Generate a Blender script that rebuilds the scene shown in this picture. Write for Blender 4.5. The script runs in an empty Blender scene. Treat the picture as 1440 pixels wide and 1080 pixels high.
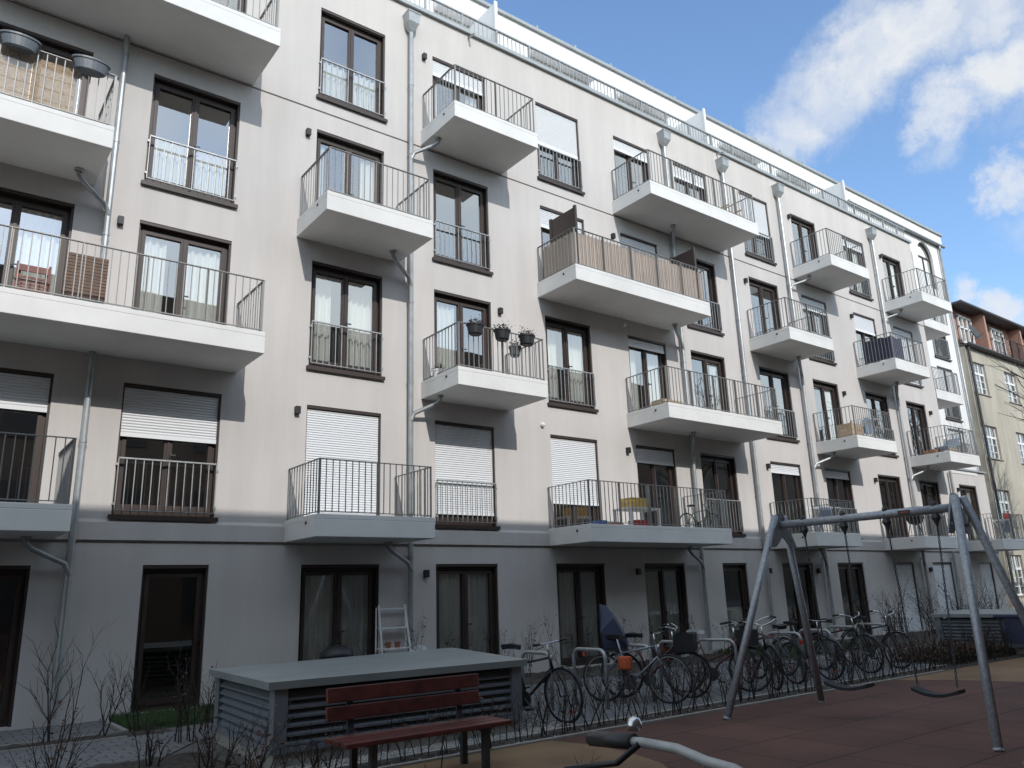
import bpy, math, random
from mathutils import Vector, Matrix
R=math.radians; PI=math.pi
random.seed(7)
scene=bpy.context.scene
COL=scene.collection
# ------------------------------------------------------------------ helpers
class MB:
    def __init__(s): s.v=[]; s.f=[]; s.mi=[]; s.m=0
    def face(s,pts):
        n=len(s.v); s.v+= [tuple(p) for p in pts]; s.f.append(tuple(range(n,n+len(pts)))); s.mi.append(s.m)
    def box(s,x0,x1,y0,y1,z0,z1,M=None):
        c=[(x0,y0,z0),(x1,y0,z0),(x1,y1,z0),(x0,y1,z0),(x0,y0,z1),(x1,y0,z1),(x1,y1,z1),(x0,y1,z1)]
        if M is not None: c=[tuple(M@Vector(p)) for p in c]
        n=len(s.v); s.v+=c
        for q in ((0,3,2,1),(4,5,6,7),(0,1,5,4),(1,2,6,5),(2,3,7,6),(3,0,4,7)):
            s.f.append(tuple(n+i for i in q)); s.mi.append(s.m)
    def tube(s,pts,r,n=6,cap=True,closed=False,r2=None):
        pts=[Vector(p) for p in pts]; k=len(pts)
        if k<2: return
        rings=[]; up=None
        for i,p in enumerate(pts):
            if closed: d=(pts[(i+1)%k]-pts[i-1])
            elif i==0: d=pts[1]-pts[0]
            elif i==k-1: d=pts[-1]-pts[-2]
            else: d=(pts[i+1]-pts[i]).normalized()+(pts[i]-pts[i-1]).normalized()
            if d.length<1e-9: d=Vector((0,0,1))
            d.normalize()
            if up is None:
                up=Vector((0,0,1)) if abs(d.z)<.9 else Vector((1,0,0))
            a=d.cross(up)
            if a.length<1e-6: a=d.cross(Vector((0,1,0)))
            a.normalize(); b=a.cross(d).normalized(); up=b
            rr=r if r2 is None else r+(r2-r)*i/(k-1)
            if isinstance(r,(list,tuple)): rr=r[i]
            base=len(s.v)
            for j in range(n):
                t=2*PI*j/n+PI/n
                s.v.append(tuple(p+a*math.cos(t)*rr+b*math.sin(t)*rr))
            rings.append(base)
        m=k if closed else k-1
        for i in range(m):
            A=rings[i];B=rings[(i+1)%k]
            for j in range(n):
                s.f.append((A+j,A+(j+1)%n,B+(j+1)%n,B+j)); s.mi.append(s.m)
        if cap and not closed:
            s.f.append(tuple(rings[0]+j for j in range(n))[::-1]); s.mi.append(s.m)
            s.f.append(tuple(rings[-1]+j for j in range(n))); s.mi.append(s.m)
    def lathe(s,prof,c,n=20,sx=1,sy=1,M=None):
        base=len(s.v)
        for r,z in prof:
            for j in range(n):
                t=2*PI*j/n; p=Vector((math.cos(t)*r*sx,math.sin(t)*r*sy,z))
                if M is not None: p=M@p
                s.v.append(tuple(p+Vector(c)))
        for i in range(len(prof)-1):
            for j in range(n):
                s.f.append((base+i*n+j,base+i*n+(j+1)%n,base+(i+1)*n+(j+1)%n,base+(i+1)*n+j)); s.mi.append(s.m)
        if prof[0][0]>1e-4: s.f.append(tuple(base+j for j in range(n))[::-1]); s.mi.append(s.m)
        if prof[-1][0]>1e-4: s.f.append(tuple(base+(len(prof)-1)*n+j for j in range(n))); s.mi.append(s.m)
    def prism(s,poly,z0,z1):
        n=len(poly)
        s.face([(x,y,z1) for x,y in poly]); s.face([(x,y,z0) for x,y in poly][::-1])
        for i in range(n):
            a=poly[i];b=poly[(i+1)%n]
            s.face([(a[0],a[1],z0),(b[0],b[1],z0),(b[0],b[1],z1),(a[0],a[1],z1)])
    def plate(s,pts,th):           # thick plate from planar 3d polygon
        pts=[Vector(p) for p in pts]; n=(pts[1]-pts[0]).cross(pts[2]-pts[0]).normalized()*th/2
        A=[p+n for p in pts];B=[p-n for p in pts]
        s.face(A); s.face(B[::-1])
        for i in range(len(pts)): s.face([A[i],B[i],B[(i+1)%len(pts)],A[(i+1)%len(pts)]])
    def build(s,name,mats,parent=None,smooth=False,bevel=0):
        me=bpy.data.meshes.new(name); me.from_pydata(s.v,[],s.f)
        if not isinstance(mats,(list,tuple)): mats=[mats]
        for m in mats: me.materials.append(m)
        if len(mats)>1: me.polygons.foreach_set('material_index',s.mi)
        if smooth: me.polygons.foreach_set('use_smooth',[True]*len(s.f))
        me.update()
        o=bpy.data.objects.new(name,me); COL.objects.link(o)
        if parent: o.parent=parent
        if bevel:
            b=o.modifiers.new('bevel','BEVEL'); b.width=bevel; b.segments=2; b.limit_method='ANGLE'
        return o
def tag(o,label=None,cat=None,group=None,kind=None):
    if label: o['label']=label
    if cat: o['category']=cat
    if group: o['group']=group
    if kind: o['kind']=kind
    return o
def thing(name,label,cat,loc=(0,0,0),rz=0,group=None):
    o=bpy.data.objects.new(name,None); o.empty_display_size=.2; COL.objects.link(o)
    o.location=loc; o.rotation_euler=(0,0,rz)
    return tag(o,label,cat,group)
def copy_tree(o,parent=None):
    c=o.copy(); COL.objects.link(c)
    if parent: c.parent=parent
    for ch in list(o.children): copy_tree(ch,c)
    return c
# ------------------------------------------------------------------ materials
def mat(name,col,rough=.6,metal=0,bump=0,bscale=60,var=0,vscale=3,spec=.5,col2=None,trans=0):
    m=bpy.data.materials.new(name); m.use_nodes=True; N=m.node_tree.nodes; L=m.node_tree.links
    b=N['Principled BSDF']; b.inputs['Base Color'].default_value=(*col,1); b.inputs['Roughness'].default_value=rough
    b.inputs['Metallic'].default_value=metal; b.inputs['Specular IOR Level'].default_value=spec
    if var or bump or col2: tc=N.new('ShaderNodeTexCoord')
    if var or col2:
        n=N.new('ShaderNodeTexNoise'); n.inputs['Scale'].default_value=vscale; n.inputs['Detail'].default_value=6; n.inputs['Roughness'].default_value=.6
        L.new(tc.outputs['Object'],n.inputs['Vector'])
        r=N.new('ShaderNodeValToRGB'); r.color_ramp.elements[0].position=.32; r.color_ramp.elements[1].position=.68
        a=[c*(1-var) for c in col]; c2=col2 or [min(1,c*(1+var)) for c in col]
        r.color_ramp.elements[0].color=(*a,1); r.color_ramp.elements[1].color=(*c2,1)
        L.new(n.outputs['Fac'],r.inputs['Fac']); L.new(r.outputs['Color'],b.inputs['Base Color'])
    if bump:
        n2=N.new('ShaderNodeTexNoise'); n2.inputs['Scale'].default_value=bscale; n2.inputs['Detail'].default_value=5
        L.new(tc.outputs['Object'],n2.inputs['Vector'])
        bp=N.new('ShaderNodeBump'); bp.inputs['Strength'].default_value=bump; bp.inputs['Distance'].default_value=.01
        L.new(n2.outputs['Fac'],bp.inputs['Height']); L.new(bp.outputs['Normal'],b.inputs['Normal'])
    return m
def glass_mat(name,fac=.22,tint=(.9,.93,.92)):
    m=bpy.data.materials.new(name); m.use_nodes=True; N=m.node_tree.nodes; L=m.node_tree.links; N.clear()
    o=N.new('ShaderNodeOutputMaterial'); mx=N.new('ShaderNodeMixShader'); t=N.new('ShaderNodeBsdfTransparent'); g=N.new('ShaderNodeBsdfGlossy')
    t.inputs['Color'].default_value=(*tint,1); g.inputs['Roughness'].default_value=.01; g.inputs['Color'].default_value=(.95,.93,.90,1)
    lw=N.new('ShaderNodeLayerWeight'); lw.inputs['Blend'].default_value=.35
    ma=N.new('ShaderNodeMath'); ma.operation='MULTIPLY_ADD'; ma.inputs[1].default_value=.75; ma.inputs[2].default_value=fac; ma.use_clamp=True
    L.new(lw.outputs['Fresnel'],ma.inputs[0]); L.new(ma.outputs[0],mx.inputs['Fac'])
    L.new(t.outputs[0],mx.inputs[1]); L.new(g.outputs[0],mx.inputs[2]); L.new(mx.outputs[0],o.inputs['Surface'])
    tc=N.new('ShaderNodeTexCoord'); n=N.new('ShaderNodeTexNoise'); n.inputs['Scale'].default_value=.9; n.inputs['Detail'].default_value=1
    bp=N.new('ShaderNodeBump'); bp.inputs['Strength'].default_value=.12; bp.inputs['Distance'].default_value=.02
    L.new(tc.outputs['Object'],n.inputs['Vector']); L.new(n.outputs['Fac'],bp.inputs['Height']); L.new(bp.outputs['Normal'],g.inputs['Normal'])
    return m
def tile_mat(name,c1,c2,cm,sx,sy,mortar=.012,rough=.9,bump=.5,noise=.25,offset=.5,rot=0,nscale=40):
    m=bpy.data.materials.new(name); m.use_nodes=True; N=m.node_tree.nodes; L=m.node_tree.links; b=N['Principled BSDF']; b.inputs['Roughness'].default_value=rough
    tc=N.new('ShaderNodeTexCoord'); mp=N.new('ShaderNodeMapping'); mp.inputs['Rotation'].default_value=(0,0,rot)
    br=N.new('ShaderNodeTexBrick'); br.inputs['Scale'].default_value=1; br.inputs['Brick Width'].default_value=sx; br.inputs['Row Height'].default_value=sy
    br.inputs['Mortar Size'].default_value=mortar; br.inputs['Mortar Smooth'].default_value=.2; br.offset=offset
    br.inputs['Color1'].default_value=(*c1,1); br.inputs['Color2'].default_value=(*c2,1); br.inputs['Mortar'].default_value=(*cm,1)
    L.new(tc.outputs['Object'],mp.inputs[0]); L.new(mp.outputs[0],br.inputs['Vector'])
    n=N.new('ShaderNodeTexNoise'); n.inputs['Scale'].default_value=nscale; n.inputs['Detail'].default_value=6; L.new(tc.outputs['Object'],n.inputs['Vector'])
    n2=N.new('ShaderNodeTexNoise'); n2.inputs['Scale'].default_value=.8; n2.inputs['Detail'].default_value=4; L.new(tc.outputs['Object'],n2.inputs['Vector'])
    ad=N.new('ShaderNodeMath'); ad.operation='ADD'; L.new(n.outputs['Fac'],ad.inputs[0]); L.new(n2.outputs['Fac'],ad.inputs[1])
    mr=N.new('ShaderNodeMapRange'); mr.inputs[1].default_value=.6; mr.inputs[2].default_value=1.4; mr.inputs[3].default_value=1-noise; mr.inputs[4].default_value=1+noise; L.new(ad.outputs[0],mr.inputs[0])
    vm=N.new('ShaderNodeVectorMath'); vm.operation='SCALE'; L.new(br.outputs['Color'],vm.inputs[0]); L.new(mr.outputs[0],vm.inputs['Scale'])
    L.new(vm.outputs[0],b.inputs['Base Color'])
    sb=N.new('ShaderNodeMath'); sb.operation='MULTIPLY_ADD'; sb.inputs[1].default_value=-1; L.new(br.outputs['Fac'],sb.inputs[0]); 
    m2=N.new('ShaderNodeMath'); m2.operation='MULTIPLY'; m2.inputs[1].default_value=.35; L.new(n.outputs['Fac'],m2.inputs[0]); L.new(m2.outputs[0],sb.inputs[2])
    bp=N.new('ShaderNodeBump'); bp.inputs['Strength'].default_value=bump; bp.inputs['Distance'].default_value=.01; L.new(sb.outputs[0],bp.inputs['Height']); L.new(bp.outputs['Normal'],b.inputs['Normal'])
    return m
def plaster(name,col,dirt=.06):
    """rendered wall: fine grain, faint vertical streaks and big soft blotches"""
    m=mat(name,col,.92,bump=.35,bscale=90,spec=.2); N=m.node_tree.nodes; L=m.node_tree.links; b=N['Principled BSDF']; tc=[n for n in N if n.type=='TEX_COORD'][0]
    mp=N.new('ShaderNodeMapping'); mp.inputs['Scale'].default_value=(1.6,1.6,.16); L.new(tc.outputs['Object'],mp.inputs[0])
    n=N.new('ShaderNodeTexNoise'); n.inputs['Scale'].default_value=1.5; n.inputs['Detail'].default_value=8; n.inputs['Roughness'].default_value=.65; L.new(mp.outputs[0],n.inputs['Vector'])
    n2=N.new('ShaderNodeTexNoise'); n2.inputs['Scale'].default_value=.35; n2.inputs['Detail'].default_value=5; L.new(tc.outputs['Object'],n2.inputs['Vector'])
    ad=N.new('ShaderNodeMath'); ad.operation='ADD'; L.new(n.outputs['Fac'],ad.inputs[0]); L.new(n2.outputs['Fac'],ad.inputs[1])
    r=N.new('ShaderNodeValToRGB'); r.color_ramp.elements[0].position=.35; r.color_ramp.elements[1].position=.62
    mr=N.new('ShaderNodeMath'); mr.operation='MULTIPLY'; mr.inputs[1].default_value=.5; L.new(ad.outputs[0],mr.inputs[0]); L.new(mr.outputs[0],r.inputs['Fac'])
    r.color_ramp.elements[0].color=(*[c*(1-dirt*1.4) for c in col],1); r.color_ramp.elements[1].color=(*[min(1,c*(1+dirt*.5)) for c in col],1)
    L.new(r.outputs['Color'],b.inputs['Base Color']); return m
M={}
M['wall']=plaster('wall_plaster',(.555,.525,.50),.09)
M['wall_white']=plaster('recess_plaster',(.74,.735,.72),.03)
M['slab']=mat('balcony_concrete',(.69,.68,.655),.75,bump=.2,bscale=50,var=.07,vscale=1.1)
M['beige']=plaster('old_plaster',(.44,.405,.335),.2)
M['pink']=mat('pink_plaster',(.40,.235,.18),.9,var=.12,vscale=1.5)
M['frame']=mat('window_frame',(.042,.028,.023),.45,var=.1)
M['glass']=glass_mat('window_glass',.34)
M['galv']=mat('galvanised_steel',(.36,.37,.37),.45,metal=.5,var=.16,vscale=9)
M['zinc']=mat('zinc',(.36,.375,.38),.42,metal=.5,var=.15,vscale=5)
M['coping']=mat('coping_metal',(.36,.38,.385),.5,metal=.35,var=.08)
M['rail']=mat('balcony_rail',(.25,.245,.235),.5,metal=.35,var=.1,vscale=8)
M['shut']=mat('shutter_white',(.74,.75,.76),.5)
M['curt']=mat('curtain',(.80,.80,.77),.95)
M['glass_low']=glass_mat('ground_floor_glass',.12)
M['room']=mat('room_wall',(.10,.09,.08),.95)
M['black']=mat('black_plastic',(.018,.018,.02),.5,var=.2)
M['rubber']=mat('tyre_rubber',(.016,.016,.017),.8)
M['chrome']=mat('bright_metal',(.6,.6,.6),.28,metal=1)
M['rim']=mat('dull_rim',(.22,.22,.23),.45,metal=.8)
M['dark']=mat('dark_metal',(.05,.052,.056),.5,metal=.3)
M['wood']=mat('reddish_wood',(.14,.032,.022),.5,bump=.2,var=.35,vscale=7)
M['brown']=mat('brown_slats',(.11,.058,.032),.6,var=.3,vscale=9)
M['bwood']=mat('bench_wood',(.088,.019,.015),.42,bump=.25,bscale=25,var=.45,vscale=6)
M['bamboo']=mat('bamboo_reed',(.42,.31,.2),.8,var=.25,vscale=30)
M['soil']=mat('soil',(.045,.036,.028),.98,bump=1,bscale=35,var=.5,vscale=14)
M['twig']=mat('twig',(.026,.019,.016),.9,var=.3,vscale=20)
M['leaf']=mat('dry_leaf',(.085,.032,.018),.8,var=.5,vscale=30)
M['green']=mat('green_leaf',(.045,.085,.03),.6,var=.4,vscale=30)
M['bark']=mat('bark',(.07,.055,.045),.95,bump=.6,bscale=30,var=.3)
M['grass']=mat('grass_blade',(.045,.085,.022),.7,var=.4,vscale=12)
M['stone']=mat('gravel_stone',(.36,.34,.31),.85,var=.45,vscale=25)
M['lou']=mat('louvre_paint',(.19,.205,.225),.45,metal=.25,var=.06)
M['vtop']=mat('vent_top_sheet',(.235,.255,.25),.42,metal=.15,var=.12,vscale=1.5)
M['conc']=mat('concrete',(.30,.28,.25),.9,bump=.4,var=.12,vscale=4)
M['swing']=mat('swing_steel',(.34,.355,.38),.5,metal=.35,var=.22,vscale=30)
M['navy']=mat('navy_cover',(.03,.035,.075),.6)
M['cloth']=mat('greige_cloth',(.42,.345,.29),.9,var=.1,vscale=2)
M['planter']=mat('grey_planter',(.10,.115,.13),.45)
M['white']=mat('white_paint',(.75,.75,.74),.45)
M['yellow']=mat('yellow_crate',(.55,.36,.08),.5)
M['red']=mat('red_plastic',(.45,.03,.02),.4)
M['blue']=mat('blue_plastic',(.03,.10,.35),.4)
M['petal']=mat('pink_petal',(.55,.12,.25),.6)
M['pot']=mat('clay_pot',(.30,.12,.06),.8)
M['orange']=mat('orange_fabric',(.5,.09,.02),.6)
M['greycloth']=mat('blue_grey_fabric',(.22,.27,.33),.9)
M['roof']=mat('roof_dark',(.05,.045,.045),.6)
M['opp']=mat('opposite_plaster',(.125,.098,.08),.9,var=.15,vscale=.6)
M['pave']=tile_mat('pavers',(.17,.165,.165),(.14,.137,.14),(.055,.05,.045),.25,.17,.010)
M['cobble']=tile_mat('cobbles',(.165,.17,.175),(.13,.135,.14),(.05,.048,.042),.19,.115,.016,bump=.9)
M['rubred']=tile_mat('rubber_red',(.098,.040,.026),(.084,.034,.023),(.022,.012,.010),1.0,1.0,.012,noise=.55,bump=.6,nscale=90)
M['rubtan']=tile_mat('rubber_tan',(.20,.122,.062),(.185,.113,.058),(.15,.095,.05),1,1,.004,noise=.6,bump=.6,nscale=110)
M['lawn']=mat('lawn_soil',(.03,.045,.015),.95,bump=.5,var=.4)
M['asph']=mat('yard_ground',(.10,.095,.088),.95,bump=.4,var=.25,vscale=.7)
# ------------------------------------------------------------------ apartment building
X0=-6.6; XE=31.42; XK=34.4; XR=37.75; YB=1.4
TOP=[2.25,5.17,8.09,11.02,14.0]       # lintels
SIL=[.05,3.02,5.92,8.82,11.80]        # french-window sills
SLB=[None,2.63,5.58,8.50,11.50]       # slab bottoms
SLT=[None,3.00,5.95,8.88,11.88]
bld=thing('apartment_building','long cream five-storey apartment block with staggered white balconies and dark brown windows','apartment building')
COLS={'Z':(-3.0,-1.4),'L':(-.02,1.55),'A':(2.55,4.13),'B':(5.70,7.25),'C':(8.50,10.02),'D':(11.62,13.1),'E':(14.42,15.88),'F':(16.9,18.39),'G':(20.03,21.55),'H':(22.87,24.34),'I':(26.06,27.54),'J':(28.88,30.33),'K':(32.0,33.45)}
BALC=[ # x0,x1,floor
 (-.45,1.80,1),(5.35,7.62,1),(11.42,16.08,1),(19.70,21.96,1),(25.70,27.98,1),(31.45,33.70,1),
 (-.30,4.35,2),(8.17,10.43,2),(14.18,18.73,2),(22.55,24.85,2),(28.48,30.78,2),
 (-.45,1.80,3),(5.36,7.62,3),(11.42,16.14,3),(19.68,21.95,3),(25.70,28.02,3),
 (-.30,4.35,4),(8.18,10.46,4),(14.20,18.75,4),(22.55,24.86,4),(28.50,30.82,4)]
def has_b(c,f):
    a,b=COLS[c]; m=(a+b)/2
    return any(x0<m<x1 and fl==f for x0,x1,fl in BALC)
# per window: shutter fraction, curtain style
SH={'A1':.36,'L1':.22,'B1':1,'C1':.86,'D1':.66,'E1':.14,'C4':.16,'D4':.5,'D3':.2,'E4':.12,'F4':.15,'G4':.55,'E3':.12,'E2':.07,'H3':.16,'I3':.24,'J3':.95,'I4':.1,'G1':.09,'I0':1,'H1':.08,'J0':1,'K0':1,'C4b':.1}
CU={'A2':'split','B2':'split','B3':'lace','C2':'left','D2':'split','E2':'split','G2':'','A0':'','B0':'full','C0':'full','D0':'full','E0':'full','L2':'right','F2':'lace','C4':'lace','B4':'low','A3':'low','J4':'split','H4':'','I4':'lace','C3':'','K1':'right','H2':'lace','J1':'','F0':'low','K4':''}
opens=[]  # openings in main facade
wins=[]
for c,(a,b) in COLS.items():
    for f in range(5):
        if c=='K' and f>1: continue
        x0,x1=a,b
        if f==0:
            if c=='A': x0,x1=3.08,4.1
            if c=='F': x0,x1=17.38,18.4
            if c=='I': x0,x1=26.29,27.54
            if c=='K': x0,x1=32.5,33.6
        z0=SIL[f]; z1=TOP[f]
        if has_b(c,f): z0=SLT[f]-.10
        opens.append((x0,x1,z0,z1)); wins.append((c,f,x0,x1,z0,z1))
def grid_wall(mb,xa,xb,za,zb,ops,y=0,depth=.2,grooves=(),gd=.045):
    xs=sorted({xa,xb}|{v for o in ops for v in o[:2]}); zs=sorted({za,zb}|{v for o in ops for v in o[2:]}|{v for g in grooves for v in g})
    xs=[v for v in xs if xa<=v<=xb]; zs=[v for v in zs if za<=v<=zb]
    def inop(x,z): return any(o[0]<x<o[1] and o[2]<z<o[3] for o in ops)
    for k in range(len(zs)-1):
        zm=(zs[k]+zs[k+1])/2; g=any(a<zm<b for a,b in grooves); run=None
        for i in range(len(xs)-1):
            xm=(xs[i]+xs[i+1])/2
            if not inop(xm,zm):
                yy=y+gd if g else y
                mb.face([(xs[i],yy,zs[k]),(xs[i+1],yy,zs[k]),(xs[i+1],yy,zs[k+1]),(xs[i],yy,zs[k+1])])
                if g:
                    for z in (zs[k],zs[k+1]): mb.face([(xs[i],y,z),(xs[i+1],y,z),(xs[i+1],yy,z),(xs[i],yy,z)])
    for x0,x1,z0,z1 in ops:
        mb.face([(x0,y,z0),(x0,y+depth,z0),(x0,y+depth,z1),(x0,y,z1)])
        mb.face([(x1,y,z0),(x1,y,z1),(x1,y+depth,z1),(x1,y+depth,z0)])
        mb.face([(x0,y,z1),(x0,y+depth,z1),(x1,y+depth,z1),(x1,y,z1)])
        mb.face([(x0,y,z0),(x1,y,z0),(x1,y+depth,z0),(x0,y+depth,z0)])
mb=MB()
mo=[o for o in opens if o[1]<XE]; ko=[o for o in opens if o[0]>XE]
grid_wall(mb,X0,XE,-.3,15.05,mo,grooves=((2.585,2.63),(11.435,11.475)))
grid_wall(mb,XE,XK,-.3,5.72,ko,grooves=((2.585,2.63),))
mb.face([(XE,0,5.72),(XE,YB,5.72),(XE,YB,15.05),(XE,0,15.05)])
mb.face([(XK,0,-.3),(XK,YB,-.3),(XK,YB,5.72),(XK,0,5.72)])
mb.face([(X0,0,-.3),(X0,12,-.3),(X0,12,15.05),(X0,0,15.05)])
mb.face([(X0,0,15.0),(XE,0,15.0),(XE,YB+.1,15.0),(X0,YB+.1,15.0)])
mb.face([(XE,0,5.70),(XK,0,5.70),(XK,YB,5.70),(XE,YB,5.70)])
# parapet upstand behind railing
mb.box(X0,XE,.02,.25,15.0,15.05)
mb.build('wall',M['wall'],bld)
# string course
for a,b in ((X0,-.45),(1.8,5.35),(7.62,11.42),(16.08,19.70),(21.96,25.70),(27.98,31.45),(33.70,XK)):
    mb=MB(); mb.face([(a,-.045,2.63),(b,-.045,2.63),(b,-.045,2.90),(a,-.045,2.90)])
    mb.face([(a,-.045,2.90),(b,-.045,2.90),(b,0,2.955),(a,0,2.955)])
    mb.face([(a,-.045,2.63),(b,-.045,2.63),(b,0,2.63),(a,0,2.63)])
    mb.build('string_course',M['wall'],bld)
# penthouse + recess wall with arches
mb=MB()
KOP=[(35.18,36.62,5.75,7.95),(35.18,36.62,8.40,10.75),(35.18,36.62,11.20,13.5),(31.9,33.4,5.95,8.0),(31.9,33.4,8.88,11.0),(31.9,33.4,11.88,14.0),(35.2,36.5,.6,2.2),(35.2,36.5,3.1,5.1)]
grid_wall(mb,XE,XR,-.3,14.5,KOP,y=YB)
ARC=[(c,15.1,15.85,.78) for c in (-.6,2.6,5.6,8.4,11.75,14.65,17.1,20.2,22.75,25.75,28.65)]+[(31.5,15.1,15.85,.78),(33.95,15.1,15.75,.78),(36.0,14.6,16.12,.72)]
def arch_pts(c,zb,zs,r,n=14):
    return [(c-r,zb)]+[(c-r*math.cos(PI*i/n),zs+r*math.sin(PI*i/n)) for i in range(n+1)]+[(c+r,zb)]
def arch_wall(mb,xa,xb,za,zb_,arcs,y,depth):
    x=xa
    for c,zb,zs,r in arcs:
        mb.face([(x,y,za),(c-r,y,za),(c-r,y,zb_),(x,y,zb_)])
        if zb>za: mb.face([(c-r,y,za),(c+r,y,za),(c+r,y,zb),(c-r,y,zb)])
        P=arch_pts(c,zb,zs,r)
        for p,q in zip(P,P[1:]):
            if abs(p[0]-q[0])>1e-5: mb.face([(p[0],y,p[1]),(q[0],y,q[1]),(q[0],y,zb_),(p[0],y,zb_)])
            mb.face([(p[0],y,p[1]),(p[0],y+depth,p[1]),(q[0],y+depth,q[1]),(q[0],y,q[1])])
        x=c+r
    mb.face([(x,y,za),(xb,y,za),(xb,y,zb_),(x,y,zb_)])
arch_wall(mb,X0,XE,15.0,17.0,[a for a in ARC if a[0]<30],YB,.25)
ar=[a for a in ARC if a[0]>30]; 
arch_wall(mb,XE,XR,14.5,17.0,[(32.3,15.1,15.85,.78)]+ar[1:],YB,.25)
mb.face([(XR,YB,-.3),(XR,12,-.3),(XR,12,17.0),(XR,YB,17.0)])
mb.face([(X0,12,-.3),(XR,12,-.3),(XR,12,17.6),(X0,12,17.6)])
mb.build('recessed_wall',M['wall_white'],bld)
for c,zb,zs,r in [a for a in ARC if a[0]!=31.5]+[(32.3,15.1,15.85,.78)]:
    y=YB+.14; mb=MB(); P=arch_pts(c,zb,zs,r-.03)
    mb.tube([(p[0],y,p[1]) for p in P],.045,4); mb.box(c-r,c+r,y-.03,y+.03,zs-.04,zs+.04); mb.box(c-.04,c+.04,y-.025,y+.025,zb,zs)
    w=mb.build('arched_window',M['frame'],bld)
    g=MB(); g.face([(p[0],y,p[1]) for p in P]); g.build('pane',M['glass'],w)
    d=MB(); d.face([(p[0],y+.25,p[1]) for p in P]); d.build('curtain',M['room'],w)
# roof fascia, gutter, roof
mb=MB(); mb.box(X0-.1,XR+.1,YB-.07,YB+3,17.02,17.58); mb.build('fascia',M['wall_white'],bld)
mb=MB(); mb.box(X0-.15,XR+.15,YB-.15,12.2,17.58,17.68)
for i in range(30): mb.box(X0+1.5*i,X0+1.5*i+.05,YB-.12,YB-.07,17.68,17.80)
mb.build('roof',M['coping'],bld)
mb=MB(); mb.tube([(29.5,YB-.14,17.0),(XR+.1,YB-.14,17.0)],.07,8); mb.tube([(XR-.35,YB-.1,17.0),(XR-.35,YB-.1,.1)],.05,8); mb.tube([(XR-.36,YB-.14,17.0),(XR-.35,YB-.1,16.7)],.05,8)
mb.build('gutter',M['zinc'],bld,smooth=True)
# awning cassettes on terrace
for a,b in ((9.4,11.3),(12.6,15.0),(16.2,18.4),(21.2,23.4),(24.6,26.8)):
    mb=MB(); mb.box(a,b,YB-.26,YB-.01,16.70,16.88); mb.build('awning_box',M['shut'],bld,bevel=.03)
# coping
mb=MB(); mb.box(X0,XE+.05,-.07,.30,15.06,15.17); mb.box(X0,XE+.05,-.085,-.07,15.05,15.08); mb.build('coping',M['coping'],bld,bevel=.01)
mb=MB(); mb.box(XE,XK+.05,-.08,.25,5.725,5.79); mb.build('coping',M['coping'],bld)
# terrace railing
mb=MB()
x=X0+.1
while x<XE-1.9 or x<31.3:
    mb.box(x-.02,x+.02,.02,.07,15.16,15.66); x+=1.06
mb.box(X0,31.3,.015,.075,15.63,15.67); mb.box(X0,31.3,.03,.06,15.23,15.25)
n=int((31.3-X0)/.132)
for i in range(n):
    xx=X0+.132*i; mb.box(xx-.008,xx+.008,.037,.053,15.24,15.64)
mb.build('terrace_railing',M['galv'],bld)
for x in (10.5,18.82,27.0):
    mb=MB(); mb.box(x-.03,x+.03,.12,YB,15.1,16.55); mb.box(x-.045,x+.045,.08,.12,15.25,16.6)
    mb.build('terrace_divider',M['shut'],bld)
# interior rooms
mb=MB(); lev=[-.02,2.75,5.65,8.6,11.55,14.7]
for f in range(5):
    za,zb=lev[f]+.02,lev[f+1]-.15 if f<4 else 14.7
    XX=XK if f<2 else XE
    mb.face([(X0,.22,za),(XX,.22,za),(XX,4.5,za),(X0,4.5,za)]); mb.face([(X0,.22,zb),(XX,.22,zb),(XX,4.5,zb),(X0,4.5,zb)])
    mb.face([(X0,4.5,za),(XR,4.5,za),(XR,4.5,zb),(X0,4.5,zb)])
    if f>1:
        for z in (za,zb): mb.face([(XE,YB+.22,z),(XR,YB+.22,z),(XR,4.5,z),(XE,4.5,z)])
    ks=sorted(COLS.values())
    for (a,b),(c,d) in zip(ks,ks[1:]):
        if f>1 and c>XE: continue
        xm=(b+c)/2; mb.face([(xm,.22,za),(xm,4.5,za),(xm,4.5,zb),(xm,.22,zb)])
mb.face([(X0,.22,-.2),(X0,4.5,-.2),(X0,4.5,15),(X0,.22,15)]); mb.face([(XR-.2,YB+.3,-.2),(XR-.2,4.5,-.2),(XR-.2,4.5,15),(XR-.2,YB+.3,15)])
mb.face([(34.6,YB+2.5,-.2),(XR,YB+2.5,-.2),(XR,YB+2.5,14.4),(34.6,YB+2.5,14.4)])
mb.build('room',M['room'],bld)

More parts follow.
